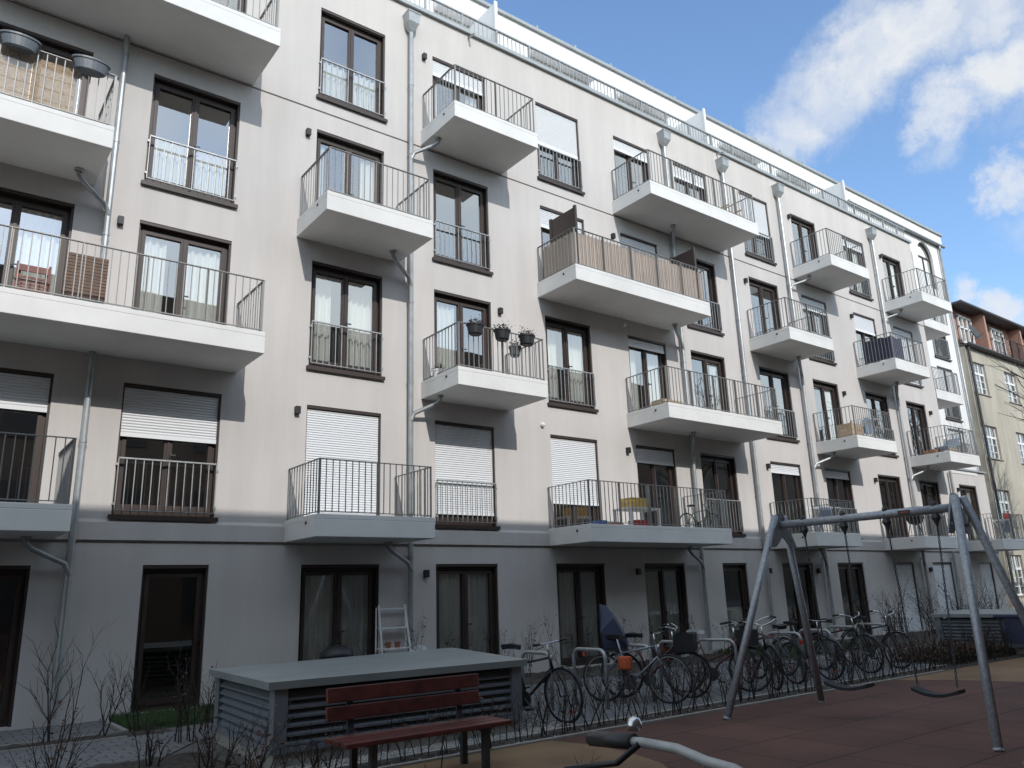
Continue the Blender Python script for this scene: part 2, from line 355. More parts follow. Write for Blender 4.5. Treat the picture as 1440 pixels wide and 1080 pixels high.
def wavy(mb,x0,x1,y,z0,z1,amp=.035,wl=.13,seed=0):
    rr=random.Random(seed); n=max(4,int((x1-x0)/.022)); P=[]
    for i in range(n+1):
        x=x0+(x1-x0)*i/n; P.append((x,y+amp*math.sin(2*PI*(x-x0)/wl+rr.random()*.5)+amp*.4*math.sin(x*9+seed)))
    for (a,b),(c,d) in zip(P,P[1:]): mb.face([(a,b,z0),(c,d,z0),(c,d,z1),(a,b,z1)])
def window(parent,c,f,x0,x1,z0,z1,y=0,juliet=False,sh=0,cu='',sill=False,leaves=2,shade=None):
    ya=y+.135; yb=y+.195
    mb=MB(); w=x1-x0
    mb.box(x0,x1,ya,yb,z1-.12,z1-.004)                      # header
    mb.box(x0,x0+.075,ya,yb,z0,z1-.12); mb.box(x1-.075,x1,ya,yb,z0,z1-.12); mb.box(x0+.075,x1-.075,ya,yb,z0,z0+.09)
    mb.box(x0+.001,x1-.001,y+.012,y+.05,z1-.055,z1-.003)    # shutter slot edge
    mb.box(x1-.035,x1-.001,y+.03,y+.10,z0,z1-.01); mb.box(x0+.001,x0+.03,y+.05,y+.10,z0,z1-.01)   # guide rails
    xs=[x0+.075,x1-.075] if leaves==1 else [x0+.075,(x0+x1)/2,x1-.075]
    for a,b in zip(xs,xs[1:]):
        for q in ((a,a+.065),(b-.065,b)): mb.box(q[0]+.001,q[1]-.001,ya-.022,yb-.01,z0+.09,z1-.13)
        mb.box(a+.065,b-.065,ya-.022,yb-.01,z0+.09,z0+.185); mb.box(a+.065,b-.065,ya-.022,yb-.01,z1-.19,z1-.13)
    if leaves==2: m=(x0+x1)/2; mb.box(m-.022,m+.022,ya-.04,ya-.022,z0+.1,z1-.14)
    W=mb.build('window',M['frame'],parent)
    g=MB()
    for a,b in zip(xs,xs[1:]): g.face([(a+.06,ya+.02,z0+.17),(b-.06,ya+.02,z0+.17),(b-.06,ya+.02,z1-.18),(a+.06,ya+.02,z1-.18)])
    g.build('pane',M['glass_low'] if f==0 and c!='R' else M['glass'],W)
    hd=MB(); m=xs[1] if leaves==2 else xs[1]-.06; hz=z0+1.02; hd.box(m+.015,m+.04,ya-.06,ya-.022,hz-.04,hz+.04); hd.box(m+.015,m+.12,ya-.075,ya-.06,hz-.012,hz+.012)
    hd.build('handle',M['dark'],W)
    if sill:
        s=MB(); s.box(x0-.05,x1+.05,y-.06,y+.10,z0-.055,z0-.004); s.box(x0-.05,x1+.05,y-.066,y-.055,z0-.075,z0); s.build('sill',M['frame'],W)
    if sh>0:
        s=MB(); zt=z1-.06; zb=zt-(zt-z0)*sh; n=max(1,int((zt-zb)/.045)); h=(zt-zb)/n
        for i in range(n):
            za=zt-h*i; P=[(y+.062,za),(y+.052,za-h*.3),(y+.052,za-h*.7),(y+.066,za-h*.97)]
            for p,q in zip(P,P[1:]): s.face([(x0+.03,p[0],p[1]),(x1-.03,p[0],p[1]),(x1-.03,q[0],q[1]),(x0+.03,q[0],q[1])])
        s.box(x0+.03,x1-.03,y+.045,y+.075,zb-.07,zb)
        s.build('roller_shutter',M['shut'],W)
    if cu:
        s=MB(); yc=y+(.255 if f else .235); zt=z1-.1; zl=z0+.03; sd=int(x0*10)
        if cu=='full': wavy(s,x0+.05,x1-.05,yc,zl,zt,seed=sd)
        elif cu=='split': wavy(s,x0+.02,x0+w*.33,yc,zl,zt-.12,seed=sd); wavy(s,x0+w*.56,x1-.05,yc,zl,zt-.14,seed=sd+1)
        elif cu=='left': wavy(s,x0+.02,x0+w*.45,yc,zl,zt-.1,seed=sd)
        elif cu=='right': wavy(s,x0+w*.55,x1-.02,yc,zl,zt-.1,seed=sd)
        elif cu=='low': wavy(s,x0+.04,x1-.04,yc,zl,z0+(z1-z0)*.48,seed=sd)
        elif cu=='lace': wavy(s,x0+.02,x0+w*.2,yc,zl,zt,seed=sd); wavy(s,x0+w*.72,x1-.05,yc,zl,zt,seed=sd)
        s.build('curtain',M['curt'],W)
    if juliet:
        s=MB(); za=z0+.07; zb=z0+.90 ; yy=y-.035; xa,xb=x0+.02,x1-.02
        s.box(xa,xb,yy-.02,yy+.02,zb-.012,zb+.012); s.box(xa,xb,yy-.018,yy+.018,za-.006,za+.006)
        s.box(xa,xa+.012,yy-.02,yy+.02,za,zb); s.box(xb-.012,xb,yy-.02,yy+.02,za,zb)
        k=12
        for i in range(1,k): xx=xa+(xb-xa)*i/k; s.box(xx-.007,xx+.007,yy-.007,yy+.007,za,zb)
        for zz in (za+.1,zb-.1):
            s.box(xa-.03,xa,yy-.01,y+.06,zz-.02,zz+.02); s.box(xb,xb+.03,yy-.01,y+.06,zz-.02,zz+.02)
        s.build('juliet_railing',M['galv'],W)
    return W
for c,f,x0,x1,z0,z1 in wins:
    b=has_b(c,f)
    single=(c,f) in (('A',0),('F',0))
    window(bld,c,f,x0,x1,z0,z1,juliet=(f>0 and not b),sh=SH.get(f'{c}{f}',0),cu=CU.get(f'{c}{f}',''),sill=(f>0 and not b),leaves=1 if single else 2)
for i,(x0,x1,z0,z1) in enumerate(KOP): window(bld,'R',i,x0,x1,z0,z1,y=YB,juliet=i<3,sill=i<3,sh=[.4,.45,.3,0,0,0,0,0][i],cu='')
# ---- balconies
def rail_run(mb,p,q,z0,z1,sp=.118,posts=True,first=True):
    p=Vector((*p,0)); q=Vector((*q,0)); d=q-p; L=d.length; u=d.normalized(); nrm=Vector((-u.y,u.x,0))
    Mx=Matrix(((u.x,nrm.x,0,p.x),(u.y,nrm.y,0,p.y),(0,0,1,0),(0,0,0,1)))
    mb.box(0,L,-.022,.022,z1-.012,z1,Mx); mb.box(0,L,-.016,.016,z0+.03,z0+.042,Mx)
    n=max(2,round(L/sp)); np_=max(1,round(L/.95))
    for i in range(1,n):
        t=L*i/n; mb.box(t-.007,t+.007,-.007,.007,z0+.04,z1-.01,Mx)
    for i in range(np_+1):
        t=min(max(L*i/np_,.01),L-.01)
        if i in (0,np_): mb.box(t-.012,t+.012,-.012,.012,z0-.0,z1,Mx)
        else: mb.box(t-.007,t+.007,-.03,.035,z0-.06,z1-.01,Mx)
def balcony(x0,x1,f,yw=0,yf=-1.40):
    z0,z1=SLB[f],SLT[f]; mb=MB()
    mb.box(x0,x1,yf,yw+.001,z0,z1-.08)
    mb.box(x0,x1,yf,yf+.10,z1-.08,z1); mb.box(x0,x0+.10,yf+.10,yw,z1-.08,z1); mb.box(x1-.10,x1,yf+.10,yw,z1-.08,z1)
    B=mb.build('balcony',M['slab'],bld,bevel=.008)
    r=MB(); i=.05; h=z1+.93
    rail_run(r,(x0+i,yf+i),(x1-i,yf+i),z1+.005,h); rail_run(r,(x0+i,yw-.03),(x0+i,yf+i),z1+.005,h); rail_run(r,(x1-i,yf+i),(x1-i,yw-.03),z1+.005,h)
    r.build('balcony_railing',M['rail'],B)
    d=MB(); d.tube([(x0-.012,(yw+yf)/2-.28,z1-.12),(x0+.03,(yw+yf)/2-.28,z1-.12)],.028,8); d.build('scupper',M['black'],B)
    return B
BO={}
for x0,x1,f in BALC: BO[(round(x0),f)]=balcony(x0,x1,f)
SLB2=dict(enumerate(SLB))
balcony(31.46,33.72,2,yw=YB,yf=-.02); balcony(31.46,33.72,3,yw=YB,yf=-.02); balcony(31.46,33.72,4,yw=YB,yf=-.02)
# ---- downpipes with rain heads
PIPES=[(2.03,0,11.5,0),(7.86,0,14.28,1),(16.45,0,14.28,1),(19.15,0,14.28,1),(22.1,0,14.28,1),(28.08,0,14.28,1),(31.2,0,5.6,0),(30.3,0,2.63,0),(-2.2,0,14.28,1)]
for px,za,zb,hd in PIPES:
    m=MB(); yy=-.11
    pts=[(px,yy,.12)]
    for z in (3.1,5.9,8.8,11.9):
        if zb>z+.3: pts+=[(px,yy,z-.12),(px-.0,yy-.055,z)] if 0 else [(px,yy,z)]
    pts.append((px,yy,zb)); m.tube(pts,.052,10)
    z=.6
    while z<zb: m.tube([(px,yy,z),(px,yy,z+.05)],.060,10); m.box(px-.012,px+.012,yy,0,z+.01,z+.04); z+=1.75
    if hd:
        c=(px,yy-.01,0); P=[(.052,zb),(.075,zb+.04),(.165,zb+.20),(.185,zb+.42),(.20,zb+.44),(.20,zb+.47)]
        n=4; base=len(m.v); Mx=Matrix.Rotation(PI/4,3,'Z'); m.lathe([(r*1.2,z) for r,z in P],c,4,M=Mx)
    o=m.build('downpipe',M['zinc'],bld,smooth=False)
def drain(x,z,px,yd=-.45):   # outlet under a slab that bends over to the pipe
    m=MB(); yy=-.11
    m.tube([(x,yd,z+.0),(x,yd,z-.10),(x+(px-x)*.15,yd+.05,z-.17),(px-(px-x)*.12,yy-.04,z-.36),(px,yy-.02,z-.50),(px,yy,z-.6)],.042,8); m.tube([(x,yd,z),(x,yd,z-.035)],.075,10)
    m.build('drain_elbow',M['zinc'],bld,smooth=True)
for x,f,px in ((1.5,3,2.03),(1.4,1,2.03),(7.25,3,7.86),(7.2,1,7.86),(8.35,4,7.86),(8.35,2,7.86),(15.8,3,16.45),(15.6,1,16.45),(22.75,4,22.1),(21.5,3,22.1),(22.75,2,22.1),(21.4,1,22.1),(27.5,3,28.08),(28.75,4,28.08),(28.75,2,28.08),(27.4,1,28.08),(16.1,4,16.45),(16.15,2,16.45)): drain(x,SLB[f],px)
# overflow spouts of terrace
m=MB(); 
for x in (9.55,19.1): m.tube([(x,.05,15.0),(x,-.28,14.93)],.03,8)
m.build('overflow_spout',M['zinc'],bld)
# wall lamps (black up/down lights)
for x,z in ((2.24,7.96),(5.50,10.84),(8.25,13.84),(5.50,5.03),(10.25,7.91),(8.25,2.06),(14.1,10.8),(14.1,4.99),(19.8,10.8),(19.85,5.0),(14.15,2.05),(19.35,2.03),(22.7,13.8),(24.6,7.8),(21.75,2.01),(25.8,4.95),(28.7,13.8),(28.6,2.0),(31.8,4.94),(25.85,10.8),(30.6,7.8)):
    m=MB(); m.box(x-.045,x+.045,-.10,0,z-.07,z+.07); m.box(x-.03,x+.03,-.085,-.015,z+.07,z+.074); m.build('wall_lamp',M['black'],bld,bevel=.01)
m=MB(); m.lathe([(.05,0),(.05,.06),(.02,.09)],(11.38,0,5.36),12,M=Matrix.Rotation(PI/2,3,'X')); m.build('alarm_bell',M['white'],bld)
m=MB(); m.lathe([(.05,0),(.05,.06),(.02,.09)],(14.3,0,8.33),12,M=Matrix.Rotation(PI/2,3,'X')); m.build('alarm_bell',M['white'],bld)
# balcony partitions on the third-floor double balcony
for x,ya,yb in ((11.62,-1.30,-.35),(15.85,-1.30,-.45)):
    m=MB(); z=SLT[3]-.05; m.box(x-.03,x+.03,ya,ya+.07,z,z+1.62); m.box(x-.03,x+.03,yb-.07,yb,z,z+1.62); m.box(x-.012,x+.012,ya+.07,yb-.07,z+.08,z+1.58)
    m.build('privacy_partition',M['frame'],BO[(11,3)])
# ------------------------------------------------------------------ neighbour building
nb=thing('old_building','older beige plastered house with white muntin windows beyond the white block','building')
m=MB(); ny=1.15; OPN=[]
for a,b in ((37.95,39.55),(41.65,43.0),(45.0,46.5),(48.5,50),(52,53.5)):
    for z0,z1 in ((9.85,11.37),(6.85,8.37),(3.87,5.45),(.9,2.6)): OPN.append((a,b,z0,z1))
grid_wall(m,XR,58,-.3,12.0,OPN,y=ny,depth=.16); m.face([(XR,ny,-.3),(XR,12,-.3),(XR,12,12.0),(XR,ny,12.0)]); m.face([(58,ny,-.3),(58,12,-.3),(58,12,14),(58,ny,14)])
m.build('wall',M['beige'],nb)
for a,b,z0,z1 in OPN:
    m=MB(); y=ny+.10; zt=z0+(z1-z0)*.66; w=(b-a)
    m.box(a,b,y,y+.05,z0,z0+.06); m.box(a,b,y,y+.05,z1-.06,z1); m.box(a,a+.07,y,y+.05,z0,z1); m.box(b-.07,b,y,y+.05,z0,z1)
    m.box(a,b,y-.01,y+.05,zt-.05,zt+.05)
    k=3 if w>1.4 else 2
    for i in range(1,k): xx=a+w*i/k; m.box(xx-.045,xx+.045,y-.005,y+.05,z0+.06,z1-.06)
    for i in range(k):
        xx=a+w*(i+.5)/k; m.box(xx-.012,xx+.012,y+.01,y+.04,zt+.05,z1-.06)
    for j in (1,2): zz=z0+(zt-z0)*j/3; m.box(a+.07,b-.07,y+.01,y+.04,zz-.014,zz+.014)
    wo=m.build('window',M['white'],nb)
    g=MB(); g.face([(a,y+.03,z0),(b,y+.03,z0),(b,y+.03,z1),(a,y+.03,z1)]); g.build('pane',M['glass'],wo)
    s=MB(); s.box(a-.05,b+.05,ny-.06,ny+.1,z0-.05,z0-.002); s.build('sill',M['conc'],wo)
m=MB(); m.face([(XR,ny+1.5,0),(58,ny+1.5,0),(58,ny+1.5,12),(XR,ny+1.5,12)]); m.build('room',M['room'],nb)
m=MB(); m.box(XR,58,ny-.18,ny+.2,12.02,12.12); m.tube([(XR,ny-.22,12.08),(58,ny-.22,12.08)],.075,8); m.tube([(XR+.15,ny-.1,12),(XR+.15,ny-.1,0)],.06,8); m.build('gutter',M['roof'],nb)
m=MB(); 
m.face([(XR,ny+.5,12.1),(58,ny+.5,12.1),(58,ny+.5,14.1),(XR,ny+.5,14.1)])
for a in (40.4,44.6,48.8): m.box(a,a+.16,ny-.05,ny+.5,12.12,14.1)
m.build('attic_wall',M['pink'],nb)
m=MB(); m.box(XR,58,ny-.12,ny+8,14.1,14.2); m.tube([(XR,ny-.18,14.14),(58,ny-.18,14.14)],.085,8); m.build('roof',M['roof'],nb)
for a in (38.6,42.2,46.2):
    m=MB()
    for i in range(4): m.box(a+.45*i,a+.45*i+.07,ny+.38,ny+.46,12.5,13.8)
    m.box(a,a+1.42,ny+.38,ny+.46,12.45,12.55); m.box(a,a+1.42,ny+.38,ny+.46,13.75,13.85); m.box(a,a+1.42,ny+.38,ny+.46,13.2,13.27)
    wo=m.build('window',M['white'],nb); g=MB(); g.face([(a,ny+.44,12.5),(a+1.42,ny+.44,12.5),(a+1.42,ny+.44,13.8),(a,ny+.44,13.8)]); g.build('pane',M['glass'],wo)
for a in (40.7,44.9):
    m=MB(); rail_run(m,(a,ny-.28),(a+3.4,ny-.28),12.14,13.0,.13); m.build('balcony_railing',M['dark'],nb)
dish=thing('satellite_dish','dark satellite dish on the attic edge of the beige house','satellite dish',(38.35,ny-.25,12.65))
m=MB(); Mx=Matrix.Rotation(R(70),3,'X'); m.lathe([(.02,0),(.25,.03),(.42,.10),(.43,.11),(.42,.11),(.02,.02)],(0,0,0),20,M=Mx); m.build('reflector',M['dark'],dish)
m=MB(); m.tube([(0,0,0),(0,.1,-.3),(0,.1,-.52)],.025,6); m.tube([(0,0,-.3),(0,-.45,-.1)],.012,5); m.build('bracket',M['dark'],dish)
# opposite block behind the viewer: shades the court, is mirrored in the panes
ob=thing('courtyard_block','brown block across the courtyard, seen only mirrored in the lower window panes','apartment building')
m=MB(); m.box(-40,32.2,-28,-15.4,0,12.75); m.build('wall',M['opp'],ob)
for i in range(22):
    for k in range(4):
        m=MB(); x=-34+3*i; z=1.0+3.0*k; m.box(x,x+1.4,-15.4,-15.35,z,z+1.6); 
        if i>7: m.build('window',M['dark'],ob)
fb=thing('added_far_block','unseen grey-brown block added far beyond the playground to darken the reflections in the ground floor doors','apartment building')  # added out of view so the low panes don't mirror the bright horizon
m=MB(); m.box(26,190,-72,-60,0,19); m.build('wall',M['opp'],fb)
m=MB(); m.prism([(26,-72.5),(190,-72.5),(190,-59.5),(26,-59.5)],19,20.5); m.build('roof',M['roof'],fb)
for i in range(24):
    for k in range(5): m=MB(); x=29+4*i; z=1.5+3.5*k; m.box(x,x+1.6,-60,-59.95,z,z+1.9); (m.build('window',M['dark'],fb) if i<19 else None)
# ------------------------------------------------------------------ ground
def sheet(name,poly,z,material,kind='structure',sub=0):
    m=MB(); m.face([(x,y,z) for x,y in poly]); o=m.build(name,material); tag(o,kind=kind); return o
sheet('ground',[(-300,-300),(400,-300),(400,300),(-300,300)],0,M['asph'])
sheet('playground_surface',[(-8,-25),(26,-25),(26,-6.2),(-8,-6.2)],.004,M['rubred'])
def blob(cx,cy,rx,ry,n=28,a0=0): return [(cx+rx*math.cos(2*PI*i/n),cy+ry*math.sin(2*PI*i/n)) for i in range(n)]
sheet('tan_playground_surface',[(-8,-6.24),(6.1,-6.24),(6.25,-6.8),(6.22,-7.4),(6.05,-8.0),(5.6,-8.7),(4.8,-9.4),(3.6,-9.9),(2,-10.1),(-8,-10.1)],.008,M['rubtan'])
sheet('tan_playground_surface',[(13.6,-6.22),(26,-6.22),(26,-20),(19,-20),(16.2,-14),(14.9,-10),(14.5,-7.9),(14.2,-6.9)],.008,M['rubtan'])
sheet('tan_playground_surface',blob(8.45,-10.75,.55,.5),.008,M['rubtan'])
sheet('cobble_paving',[(6.3,-5.85),(16.4,-5.85),(17.2,-4.6),(20.6,-2.7),(20.4,-.6),(17.6,-.9),(11.4,-1.6),(6.3,-1.7)],.010,M['cobble'])
sheet('path',[(-6,-3.85),(2.6,-3.85),(3.2,-3.0),(7.3,-2.4),(7.3,-2.0),(-6,-2.08)],.012,M['pave'])
sheet('terrace_paving',[(-6,-1.58),(2.6,-1.62),(2.7,-.02),(-6,-.02)],.012,M['pave'])
# concrete edging
m=MB(); m.box(6.3,16.3,-5.93,-5.86,0,.05); m.box(-8,15.5,-6.26,-6.20,0,.03); m.box(-6,2.6,-2.1,-2.06,0,.035); m.box(-6,2.6,-1.62,-1.58,0,.035); m.box(2.66,2.72,-1.6,-.02,0,.04); m.box(3.05,6.25,-5.93,-5.87,0,.035)
tag(m.build('kerb_edging',M['conc']),kind='structure')
def rough_patch(name,poly_fn,x0,x1,y0,y1,z,h,material,step=.12,seed=1,kind='structure'):
    rr=random.Random(seed); m=MB(); nx=max(2,int((x1-x0)/step)); nyy=max(2,int((y1-y0)/step)); idx={}
    for i in range(nx+1):
        for j in range(nyy+1):
            x=x0+(x1-x0)*i/nx; y=y0+(y1-y0)*j/nyy; ed=min(1,min(i,nx-i,j,nyy-j)/2)
            idx[i,j]=len(m.v); m.v.append((x+rr.uniform(-.03,.03)*(ed>0),y+rr.uniform(-.03,.03)*(ed>0),z+ed*(h*.5+rr.uniform(0,h))))
    for i in range(nx):
        for j in range(nyy): m.f.append((idx[i,j],idx[i+1,j],idx[i+1,j+1],idx[i,j+1])); m.mi.append(0)
    return tag(m.build(name,material,smooth=True),kind=kind)
rough_patch('soil_bed',None,2.0,22,-6.19,-5.94,.006,.05,M['soil'],.08,3)
rough_patch('soil_bed',None,-6,3.0,-6.19,-3.9,.004,.06,M['soil'],.12,4)
rough_patch('soil_bed',None,-6,3.2,-2.05,-1.63,.006,.04,M['soil'],.1,5)
rough_patch('soil_bed',None,6.2,16.3,-1.62,-.03,.005,.05,M['soil'],.12,6)
rough_patch('soil_bed',None,16.6,23.5,-5.93,-4.5,.005,.06,M['soil'],.12,7)
rough_patch('soil_bed',None,20.7,34,-2.6,-.03,.005,.06,M['soil'],.2,8)
rough_patch('lawn',None,2.74,6.1,-1.55,-.03,.006,.03,M['lawn'],.15,9)
rough_patch('lawn',None,16.4,20.6,-2.4,-.03,.014,.03,M['lawn'],.15,10)
def grass(name,x0,x1,y0,y1,n,h,seed,z=.02):
    rr=random.Random(seed); m=MB()
    for i in range(n):
        x=rr.uniform(x0,x1); y=rr.uniform(y0,y1); a=rr.uniform(0,PI); hh=h*rr.uniform(.5,1.2); w=.006; dx,dy=math.cos(a)*w,math.sin(a)*w; lx,ly=rr.uniform(-.04,.04),rr.uniform(-.04,.04)
        m.face([(x-dx,y-dy,z),(x+dx,y+dy,z),(x+lx,y+ly,z+hh)])
    return tag(m.build(name,M['grass']),'short green lawn grass in front of the ground floor doors','grass',kind='stuff')
grass('grass',2.76,6.1,-1.52,-.05,16000,.10,1); grass('grass',16.5,20.5,-2.35,-.05,12000,.13,2)
def stones(name,x0,x1,y0,y1,n,s,seed,label):
    rr=random.Random(seed); m=MB()
    for i in range(n):
        x=rr.uniform(x0,x1); y=rr.uniform(y0,y1); a=s*rr.uniform(.5,1.3)
        q=[Vector((rr.uniform(.6,1)*c[0],rr.uniform(.6,1)*c[1],rr.uniform(.5,.9)*c[2]))*a for c in ((1,0,0),(0,1,0),(-1,0,0),(0,-1,0),(0,0,1),(0,0,-1))]
        Rm=Matrix.Rotation(rr.uniform(0,6),3,'Z')@Matrix.Rotation(rr.uniform(-.6,.6),3,'X'); base=len(m.v); m.v+=[tuple(Rm@v+Vector((x,y,.01+a*.4))) for v in q]
        for f in ((0,1,4),(1,2,4),(2,3,4),(3,0,4)): m.f.append(tuple(base+k for k in f)); m.mi.append(0)
    return tag(m.build(name,M['stone']),label,'gravel',kind='stuff')
stones('gravel',3.0,6.7,-5.86,-5.5,2600,.022,1,'pale gravel strip along the foot of the near vent box')
stones('gravel',6.2,7.0,-5.86,-2.6,1500,.02,2,'pale gravel beside the end of the near vent box')
stones('gravel',16.4,21,-4.6,-2.7,1500,.02,3,'grey gravel in front of the far shrub bed')
stones('gravel',2.2,14.5,-6.18,-5.95,500,.018,4,'loose small stones in the hedge bed')
# ------------------------------------------------------------------ vent boxes
def vent(name,label,C,h,pl=.16,slats=6,ov=.05):
    """C: four plan corners (front-left, front-right, back-right, back-left) of the cover"""
    t=thing(name,label,'ventilation box'); cx=sum(c[0] for c in C)/4; cy=sum(c[1] for c in C)/4
    def ins(d): 
        r=[]
        for x,y in C:
            v=Vector((cx-x,cy-y)); L=v.length; v=v/L*d*1.414; r.append((x+v.x,y+v.y))
        return r
    m=MB(); m.prism(C,h-.075,h); m.build('cover',M['vtop'],t,bevel=.006)
    m=MB(); m.prism(ins(.09),0,pl); m.build('plinth',M['conc'],t,bevel=.01)
    m=MB(); m.prism(ins(.05),pl,pl+.05); I=ins(.09)
    for x,y in I:
        d=Vector((cx-x,cy-y)).normalized()*.05; m.box(x+d.x-.07,x+d.x+.07,y+d.y-.07,y+d.y+.07,pl+.05,h-.075)
    m.build('frame',M['lou'],t)
    m=MB(); m.prism(ins(.24),pl+.05,h-.08); m.build('core',M['black'],t)
    m=MB(); J=ins(.085); n=slats; zb=pl+.07; zh=(h-.10-zb)/n
    for a,b in zip(J,J[1:]+J[:1]):
        a=Vector((*a,0)); b=Vector((*b,0)); u=(b-a).normalized(); nn=Vector((-u.y,u.x,0))
        if (Vector((cx,cy,0))-a).dot(nn)<0: nn=-nn
        A=a+u*.10; B=b-u*.10
        for i in range(n):
            z=zb+zh*i
            m.plate([A+Vector((0,0,z)),B+Vector((0,0,z)),B+nn*.075+Vector((0,0,z+zh*.80)),A+nn*.075+Vector((0,0,z+zh*.80))],.006)
            m.plate([A+Vector((0,0,z-.012)),B+Vector((0,0,z-.012)),B+Vector((0,0,z+.012)),A+Vector((0,0,z+.012))],.008)
    m.build('louvre',M['lou'],t); return t
vent('vent_box','long grey louvred vent box behind the red bench',[(3.09,-5.58),(6.28,-5.67),(7.10,-2.72),(3.23,-3.2)],.84)
vent('vent_box','far grey louvred vent box behind the swing leg, at the right edge',[(19.4,-7.6),(22.8,-7.4),(22.6,-3.6),(19.5,-4.2)],.86,slats=7)
# ------------------------------------------------------------------ bench
t=thing('park_bench','red wooden bench with two-board backrest in front of the near vent box','bench',(0,0,0))
m=MB(); 
Mx=Matrix.Translation((0,-6.56,.42))@Matrix.Rotation(R(-8),4,'X')
m.box(3.27,4.95,-.02,.02,.125,.25,Mx); m.box(3.28,4.96,-.02,.02,.28,.41,Mx); m.build('backrest',M['bwood'],t,bevel=.008)
m=MB()
for k in range(3): m.box(3.22,4.98,-7.06+.155*k,-7.06+.155*k+.135,.385,.425)
m.build('seat',M['bwood'],t,bevel=.006)
for x in (3.52,4.72):
    m=MB(); m.box(x-.03,x+.03,-6.62,-6.57,0,.42); m.box(x-.03,x+.03,.021,.05,0,.38,Mx); m.build('leg',M['dark'],t)
    m=MB(); m.box(x-.03,x+.03,-7.0,-6.94,0,.385); m.build('leg',M['dark'],t)
    m=MB(); m.box(x-.025,x+.025,-6.94,-6.62,.345,.384); m.build('seat_bearer',M['dark'],t)
# ------------------------------------------------------------------ swing
sw=thing('playground_swing','grey steel swing frame with red label on its beam, standing on the red surface','swing')
zb=2.42; BX=9.66; ya,yb=-7.12,-9.52
m=MB(); m.tube([(BX,ya,zb),(BX,yb,zb)],.050,14); 
for y in (-7.5,-8.08,-8.65,-9.25): m.tube([(BX-.062,y,zb),(BX+.062,y,zb)],.014,6)
m.build('beam',M['swing'],sw,smooth=True)
m=MB(); m.box(BX-.054,BX-.0495,-8.98,-8.83,zb-.022,zb+.022); m.build('label_plate',M['black'],sw); m=MB(); m.box(BX-.0565,BX-.054,-8.96,-8.85,zb-.006,zb+.006); m.build('label_stripe',M['red'],sw)
for (fx,fy),(tx,ty) in (((8.58,-6.77),(BX-.10,ya-.02)),((10.70,-6.77),(BX+.10,ya-.02)),((8.65,-9.93),(BX-.10,yb-.02)),((10.72,-9.93),(BX+.10,yb-.02))):
    m=MB(); a=Vector((fx,fy,0)); b=Vector((tx,ty,zb+.12)); m.tube([a,b],.046,14); m.tube([a,a+(b-a)*.010],.050,14); m.build('leg',M['swing'],sw,smooth=True)
for y,s in ((ya,1),(yb,-1)):
    m=MB(); m.plate([(BX-.30,y-.03*s,zb-.30),(BX-.07,y-.03*s,zb+.16),(BX+.07,y-.03*s,zb+.16),(BX+.30,y-.03*s,zb-.30),(BX+.17,y-.03*s,zb-.30),(BX,y-.03*s,zb-.16),(BX-.17,y-.03*s,zb-.30)],.02)
    for dx,dz in ((-.2,-.2),(.2,-.2),(-.06,.1),(.06,.1),(0,.0)): m.tube([(BX+dx,y-.05*s,zb+dz),(BX+dx,y-.0*s,zb+dz)],.018,6)
    m.build('head_plate',M['lou'],sw)
for y in (-7.5,-8.08,-8.65,-9.25):
    m=MB(); m.lathe([(.02,.14),(.035,.11),(.035,.09),(.03,0),(.05,-.035),(.055,-.06),(.035,-.09),(.02,-.13),(.012,-.16)],(BX,y,zb-.04),12); m.build('hanger',M['dark'],sw)
def chain(p,q):
    m=MB(); p=Vector(p);q=Vector(q); d=q-p; L=d.length; n=int(L/.034); u=d.normalized(); a=u.cross(Vector((1,0,0))).normalized(); b=u.cross(a)
    for i in range(n):
        c=p+d*(i+.5)/n; s=a if i%2 else b
        m.tube([c+u*(.023*math.cos(t))+s*(.011*math.sin(t)) for t in [2*PI*k/6 for k in range(6)]],.0052,4,closed=True)
    return m
for k,(t0,t1,s0,s1) in enumerate((((-7.5),(-8.08),(-7.60),(-8.10)),((-8.65),(-9.25),(-8.72),(-9.17)))):
    lab=['black swing seat hanging farther from the viewer, before the hedge','black swing seat hanging nearer the viewer over the red surface'][k]
    s=thing('hanging_swing',lab,'swing seat',(BX,(s0+s1)/2,.42),0,'swing seats hanging on chains'); o=Vector((BX,(s0+s1)/2,.42))
    m=MB(); n=12; w=.09; hl=abs(s1-s0)/2+.04; P=[]
    for i in range(n+1):
        y=-hl+2*hl*i/n; P.append((y,-.06*(1-(y/hl)**2)))
    for (y0,z0),(y1,z1) in zip(P,P[1:]):
        m.face([(-w,y0,z0),(w,y0,z0),(w,y1,z1),(-w,y1,z1)]); m.face([(-w,y0,z0-.035),(-w,y1,z1-.035),(w,y1,z1-.035),(w,y0,z0-.035)])
        m.face([(-w,y0,z0),(-w,y1,z1),(-w,y1,z1-.035),(-w,y0,z0-.035)]); m.face([(w,y0,z0),(w,y0,z0-.035),(w,y1,z1-.035),(w,y1,z1)])
    for y0 in (-hl,hl): m.face([(-w,y0,0),(w,y0,0),(w,y0,-.035),(-w,y0,-.035)])
    m.build('seat',M['rubber'],s)
    for (ty,sy) in ((t0,s0),(t1,s1)):
        c=chain(Vector((BX,ty,zb-.19))-o,Vector((BX,sy,.42+.02))-o); c.build('chain',M['dark'],s)
